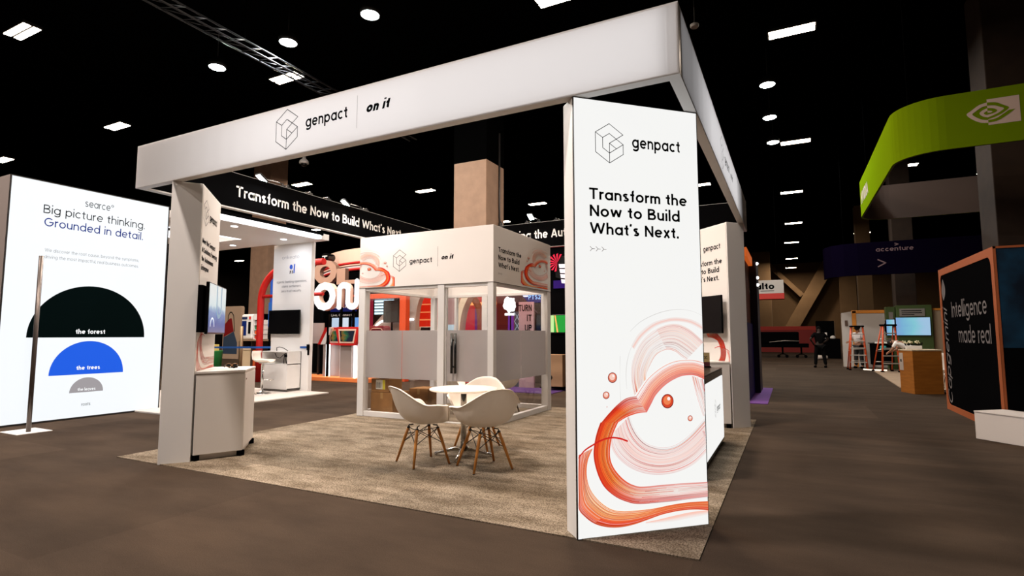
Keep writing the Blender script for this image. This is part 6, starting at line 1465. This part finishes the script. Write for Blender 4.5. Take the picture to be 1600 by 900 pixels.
# ladders
LADO = mat('ladder_orange_fibreglass', (200, 74, 24), .5); ALUM = mat('bare_aluminium', (190, 182, 172), .35, metal=.6)
def ladder(label, x, y, rz, h=1.72):
    t = thing('step_ladder', label, 'ladder', (x, y, 0), rz, 'orange step ladders')
    wb, wt, db = .29, .19, .62
    for s in (-1, 1):
        m = MB(); m.tube([(s * wb, -.02, 0.02), (s * wt, -.30 - .02 + .30, h - .06)], .033, 6); m.build('rail', LADO, t, local=True)
        m = MB(); m.tube([(s * (wb + .03), db, .02), (s * wt, .1, h - .06)], .022, 6); m.build('rear_rail', LADO, t, local=True)
    for k in range(5):
        f = (k + 1) / 6.0; z = .04 + f * (h - .1); w = wb + (wt - wb) * f
        m = MB(); m.box(-w, w, -.07, .05, z - .02, z + .02, .004); m.build('step', ALUM, t, local=True)
    m = MB(); m.box(-wt - .05, wt + .05, -.1, .17, h - .06, h, .015); m.build('top_cap', BLACKM, t, local=True)
    m = MB()
    for z in (.35, .8, 1.2): f = z / h; m.cyl((-(wb + .03) + (wb + .03 - wt) * f, db - (db - .1) * f, z), ((wb + .03) - (wb + .03 - wt) * f, db - (db - .1) * f, z), .012, n=6)
    m.cyl((-wb + .02, -.02, .75), (-wb, .38, .75), .008, n=6); m.cyl((wb - .02, -.02, .75), (wb, .38, .75), .008, n=6); m.build('spreader', ALUM, t, local=True)
    for s in (-1, 1):
        m = MB(); m.box(s * wb - .045, s * wb + .045, -.07, .05, 0, .05, .008); m.build('foot', BLACKM, t, local=True)
        m = MB(); m.box(s * (wb + .03) - .035, s * (wb + .03) + .035, db - .05, db + .05, 0, .05, .008); m.build('foot', BLACKM, t, local=True)
    return t
ladder('left orange step ladder standing in front of the man in the black cap', 2.86, 21.4, 0.0)
l2 = ladder('right orange step ladder standing beside the bending worker and the black bin', 3.74, 20.3, .3); l2.location.z = .02
# black bin / cart between the ladders
t = thing('black_cart', 'black cloth-sided cart between the two ladders, with papers on top', 'cart', (3.35, 21.6, 0))
m = MB(); m.box(3.3, 4.0, 21.3, 21.9, .22, 1.02, .02); m.build('body', BLACKM, t)
m = MB(); m.box(3.26, 4.04, 21.26, 21.94, 1.02, 1.06, .01); m.build('rim', DARKG, t)
m = MB(); m.box(3.4, 3.85, 21.21, 21.26, 1.035, 1.1); m.build('white_sheet', mat('white_paper', (226, 224, 214), .8), t)
for x in (3.37, 3.93):
    for y in (21.38, 21.82): m = MB(); m.cyl((x - .02, y, .07), (x + .02, y, .07), .05, n=12); m.cyl((x, y, .08), (x, y, .22), .015, n=6); m.build('caster', DARKG, t)
t = thing('floor_strip_light', 'bright strip lying on the deck under the black cart', 'light', (3.4, 20.9, 0))
m = MB(); m.tube([(2.98, 21.1, .06), (3.2, 20.95, .05), (3.7, 20.95, .05)], .025, 8); m.build('tube', mat('warm_strip_glow', (255, 236, 214), .5, emit=1.5), t); m = MB(); m.box(3.0, 3.7, 20.95, 21.05, .0205, .035); m.build('base', DARKG, t)
t = thing('teal_bag', 'small teal bag hanging at the front of the black cart', 'bag', (3.7, 21.2, .8))
m = MB(); m.box(3.55, 3.75, 21.12, 21.245, .78, .95, .03); m.build('pouch', mat('teal_cloth', (40, 150, 150), .7), t); m = MB(); m.tube([(3.6, 21.2, .94), (3.6, 21.23, 1.05), (3.7, 21.23, 1.05), (3.7, 21.2, .94)], .008, 6); m.build('strap', BLACKM, t)
# dark carts and gear far down the aisle
t = thing('folding_stage_cart', 'long black wheeled cart far down the right aisle, left of the standing person', 'cart', (-.2, 33, 0))
m = MB(); m.box(-1.8, 1.5, 33, 34, .62, .85, .02); m.build('deck', BLACKM, t)
m = MB(); m.box(-1.7, 1.0, 33.3, 33.9, .85, 1.55, .06); m.build('black_case', BLACKM, t)
m = MB(); m.tube([(-.6, 33.0, .93), (.2, 32.98, 1.02), (1.0, 33.0, 1.0)], .02, 6); m.build('rail', ALUM, t)
for x in (.1, 1.1, -1.4):
    m = MB(); m.cyl((x, 33.4, .2), (x, 33.4, .62), .05, n=8); m.tube([(x - .22, 33.4, .12), (x - .1, 33.4, .22), (x + .1, 33.4, .22), (x + .22, 33.4, .12)], .03, 6)
    for s in (-1, 1): m.cyl((x + s * .22, 33.36, .09), (x + s * .22, 33.44, .09), .09, n=12)
    m.build('caster', BLACKM, t)
t = thing('equipment_crate', 'black equipment crate with white rolls, right of the standing person', 'crate', (2.3, 33, 0))
m = MB(); m.box(1.9, 3.1, 33, 34, .0, 1.15, .03); m.build('body', BLACKM, t)
m = MB(); m.box(1.95, 2.9, 34.2, 34.6, 0, 2.2, .03); lab(m.build('tall_back', BLACKM, t), 'tall black back panel')
for x in (2.1, 2.25, 2.42): m = MB(); m.cyl((x, 33.5, 1.0), (x, 33.5, 1.5), .06, n=12); m.build('white_roll', WHITE, t)
m = MB(); m.ball((2.75, 33.3, 1.2), .14, (1, .8, .9), n=12); m.build('plastic_bag', WHITE, t)
t = thing('white_roll', 'pale rolled sheet lying on the floor beside the standing person', 'roll', (2.0, 31, 0))
m = MB(); m.cyl((1.75, 31, .14), (2.3, 31.2, .12), .12, .11, n=14); m.build('sheet', mat('dull_white', (190, 178, 168), .6), t)
t = thing('red_partition', 'long low red partition far behind the black cart', 'partition', (.5, 45, 0))
m = MB(); m.box(-3.2, 2.8, 45, 45.2, .0, 1.75); m.build('panel', mat('dark_red_panel', (140, 24, 16), .6), t); m = MB(); m.box(-3.2, 2.8, 44.98, 45.22, 1.75, 2.04, .01); m.build('top_band', mat('red_band', (176, 40, 20), .6), t)
t = thing('grey_cabinet', 'grey-brown cabinet edge right of the red partition', 'cabinet', (3.1, 43, 0))
m = MB(); m.box(2.85, 3.5, 43, 43.6, 0, 2.35, .01); m.build('body', mat('grey_brown', (110, 92, 70), .7), t); m = MB(); m.box(2.72, 2.85, 43, 43.6, 0, 2.3, .01); m.build('dark_side', BLACKM, t)
# ------------------------------------------------------------------ people
SKIN = mat('skin', (150, 104, 78), .6); SKIND = mat('dark_skin', (84, 54, 40), .6)
def skinned(name, verts, edges, radii, material, parent, root=0, sub=2):
    me = bpy.data.meshes.new(name); me.from_pydata([tuple(v) for v in verts], edges, []); me.materials.append(material)
    o = bpy.data.objects.new(name, me); COL.objects.link(o); o.parent = parent
    md = o.modifiers.new('skin', 'SKIN'); md.use_smooth_shade = True
    for i, r in enumerate(radii):
        d = me.skin_vertices[0].data[i]; d.radius = (r, r) if not isinstance(r, tuple) else r; d.use_root = (i == root)
    s = o.modifiers.new('smooth', 'SUBSURF'); s.levels = 1; s.render_levels = sub
    return o
def person(label, loc, rz, J, skin, shirt, pants, shoe, hair=None, cap=None):
    """J: joints in body space, facing +y: pelvis, chest, neck, head, then per side shoulder, elbow, wrist, hip, knee, ankle"""
    t = thing('person', label, 'person', loc, rz)
    P = {k: V(v) for k, v in J.items()}
    vs = []; es = []; rs = []
    def add(p, r, par=None):
        vs.append(V(p)); rs.append(r)
        if par is not None: es.append((par, len(vs) - 1))
        return len(vs) - 1
    pe = add(P['pelvis'], .13); mid = add(P['pelvis'].lerp(P['chest'], .5), .12, pe); ch = add(P['chest'], .13, mid); nk = add(P['neck'], .055, ch)
    hd = (P['head'] - P['neck']).normalized()
    h1 = add(P['neck'] + hd * .09, (.068, .075), nk); h2 = add(P['head'], (.078, .095), h1); h3 = add(P['head'] + hd * .08, (.06, .07), h2)
    for s in 'lr':
        sh = add(P['sh' + s], .06, ch); el = add(P['el' + s], .042, sh); wr = add(P['wr' + s], .028, el)
        fd = (P['wr' + s] - P['el' + s]).normalized(); sd = fd.orthogonal().normalized(); up = fd.cross(sd)
        pm = add(P['wr' + s] + fd * .06, (.036, .02), wr)
        for k in range(4):
            b = add(P['wr' + s] + fd * .10 + sd * (.027 - .018 * k), .0095, pm); c_ = add(vs[b] + fd * (.035 + .008 * (k in (1, 2))) + up * .008, .009, b); add(vs[c_] + fd * .03 + up * .016, .0075, c_)
        tb = add(P['wr' + s] + fd * .045 + sd * .04, .011, pm); add(vs[tb] + fd * .04 + sd * .012, .009, tb)
        hp = add(P['hp' + s], .085, pe); kn = add(P['kn' + s], .058, hp); an = add(P['an' + s], .04, kn); add(P['an' + s] + V((0, .1, -.035)), .035, an)
    skinned('body', vs, es, rs, skin, t)
    # shirt: torso and sleeves
    v = [P['pelvis'] + V((0, 0, .0)), P['pelvis'].lerp(P['chest'], .5), P['chest'], P['neck'] - (P['neck'] - P['chest']) * .25]; e = [(0, 1), (1, 2), (2, 3)]; r = [(.165, .125), (.155, .125), (.17, .13), .075]
    for s in 'lr':
        v += [P['sh' + s], P['sh' + s].lerp(P['el' + s], .75)]; e += [(2, len(v) - 2), (len(v) - 2, len(v) - 1)]; r += [.078, .062]
    skinned('shirt', v, e, r, shirt, t)
    v = [P['pelvis'] + V((0, 0, .04))]; e = []; r = [(.16, .125)]
    for s in 'lr':
        v += [P['hp' + s], P['kn' + s], P['an' + s] + (P['kn' + s] - P['an' + s]).normalized() * .03]; k = len(v); e += [(0, k - 3), (k - 3, k - 2), (k - 2, k - 1)]; r += [.108, .078, .062]
    skinned('trousers', v, e, r, pants, t)
    for s in 'lr':
        a = P['an' + s]; m = MB(); m.ball((a.x, a.y + .05, a.z - .035), .06, (.75, 2.0, .75), 14); o = m.build('shoe', shoe, t, local=True)
    q = hd.to_track_quat('Z', 'Y').to_matrix()
    H = P['head']
    if hair: m = MB(); m.ball(H + hd * .035 - q @ V((0, .015, 0)), .1, (.9, 1.05, .95), 16, q); m.build('hair', hair, t, local=True)
    fw = q @ V((0, 1, 0)); 
    if fw.y < 0: fw = -fw
    m = MB(); m.ball(H + fw * .098 - hd * .01, .016, (.8, 1, 1.2), 8); m.ball(H + fw * .094 - hd * .05, .014, (1.6, .6, .4), 8); m.build('nose_and_mouth', skin, t, local=True)
    for s in (-1, 1):
        sdv = fw.cross(hd) * s
        m = MB(); m.ball(H + fw * .085 + sdv * .032 + hd * .015, .011, n=8); m.build('eye', BLACK, t, local=True)
        m = MB(); m.ball(H + sdv * .08, .022, (.5, .9, 1.4), 8); m.build('ear', skin, t, local=True)
    if cap:
        m = MB(); m.ball(H + hd * .05, .108, (.95, 1.1, .75), 18, q); c_ = m.build('cap', cap, t, local=True)
        m = MB(); m.ball(H + hd * .045 + fw * .13, .075, (1.0, 1.0, .12), 14, q); m.build('peak', cap, t, local=True)
    return t
STAND = dict(pelvis=(0, 0, .92), chest=(0, .01, 1.27), neck=(0, 0, 1.45), head=(0, .02, 1.6), shl=(-.18, 0, 1.4), ell=(-.25, -.02, 1.12), wrl=(-.24, .1, .9), shr=(.18, 0, 1.4), elr=(.25, -.02, 1.12), wrr=(.24, .1, .9),
             hpl=(-.09, 0, .88), knl=(-.11, .02, .48), anl=(-.13, 0, .085), hpr=(.09, 0, .88), knr=(.12, .02, .48), anr=(.15, 0, .085))
DK = mat('black_cloth', (10, 9, 9), .9, spec=.05)
s1 = dict(STAND); s1.update(ell=(-.34, .02, 1.18), wrl=(-.2, .2, 1.05), elr=(.36, .02, 1.18), wrr=(.22, .2, 1.02), anl=(-.17, .04, .085), anr=(.2, -.04, .085), knl=(-.14, .04, .48), knr=(.16, .0, .48))
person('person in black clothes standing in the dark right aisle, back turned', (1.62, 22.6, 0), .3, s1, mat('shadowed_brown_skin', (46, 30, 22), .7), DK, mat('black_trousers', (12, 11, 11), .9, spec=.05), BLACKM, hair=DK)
s2 = dict(STAND); s2.update(wrl=(-.2, .28, 1.06), ell=(-.25, .04, 1.14), wrr=(.2, .3, 1.08), elr=(.25, .05, 1.14))
person('person in black cap and pale grey shirt standing behind the left ladder, reaching forward', (3.02, 22.75, 0), 2.4, s2, SKIN, mat('pale_grey_cloth', (190, 180, 176), .9), mat('dark_trousers', (26, 24, 24), .9), BLACKM, hair=mat('dark_hair', (20, 15, 12), .8), cap=DK)
s3 = dict(STAND); s3.update(pelvis=(0, -.12, .86), chest=(0, .17, 1.02), neck=(0, .35, 1.08), head=(0, .47, 1.10), shl=(-.18, .28, 1.07), ell=(-.25, .38, .85), wrl=(-.15, .52, .75), shr=(.18, .28, 1.07), elr=(.25, .38, .86), wrr=(.14, .54, .78), hpl=(-.09, -.1, .83), knl=(-.11, .02, .46), hpr=(.09, -.1, .83), knr=(.12, .0, .46))
person('person in white T-shirt bending forward over the deck beside the right ladder', (4.0, 19.2 - .75, .02), 1.1, s3, SKIN, mat('white_cotton', (214, 206, 198), .9), mat('khaki_trousers', (120, 96, 76), .9), BLACKM, hair=mat('dark_hair', (20, 15, 12), .8))
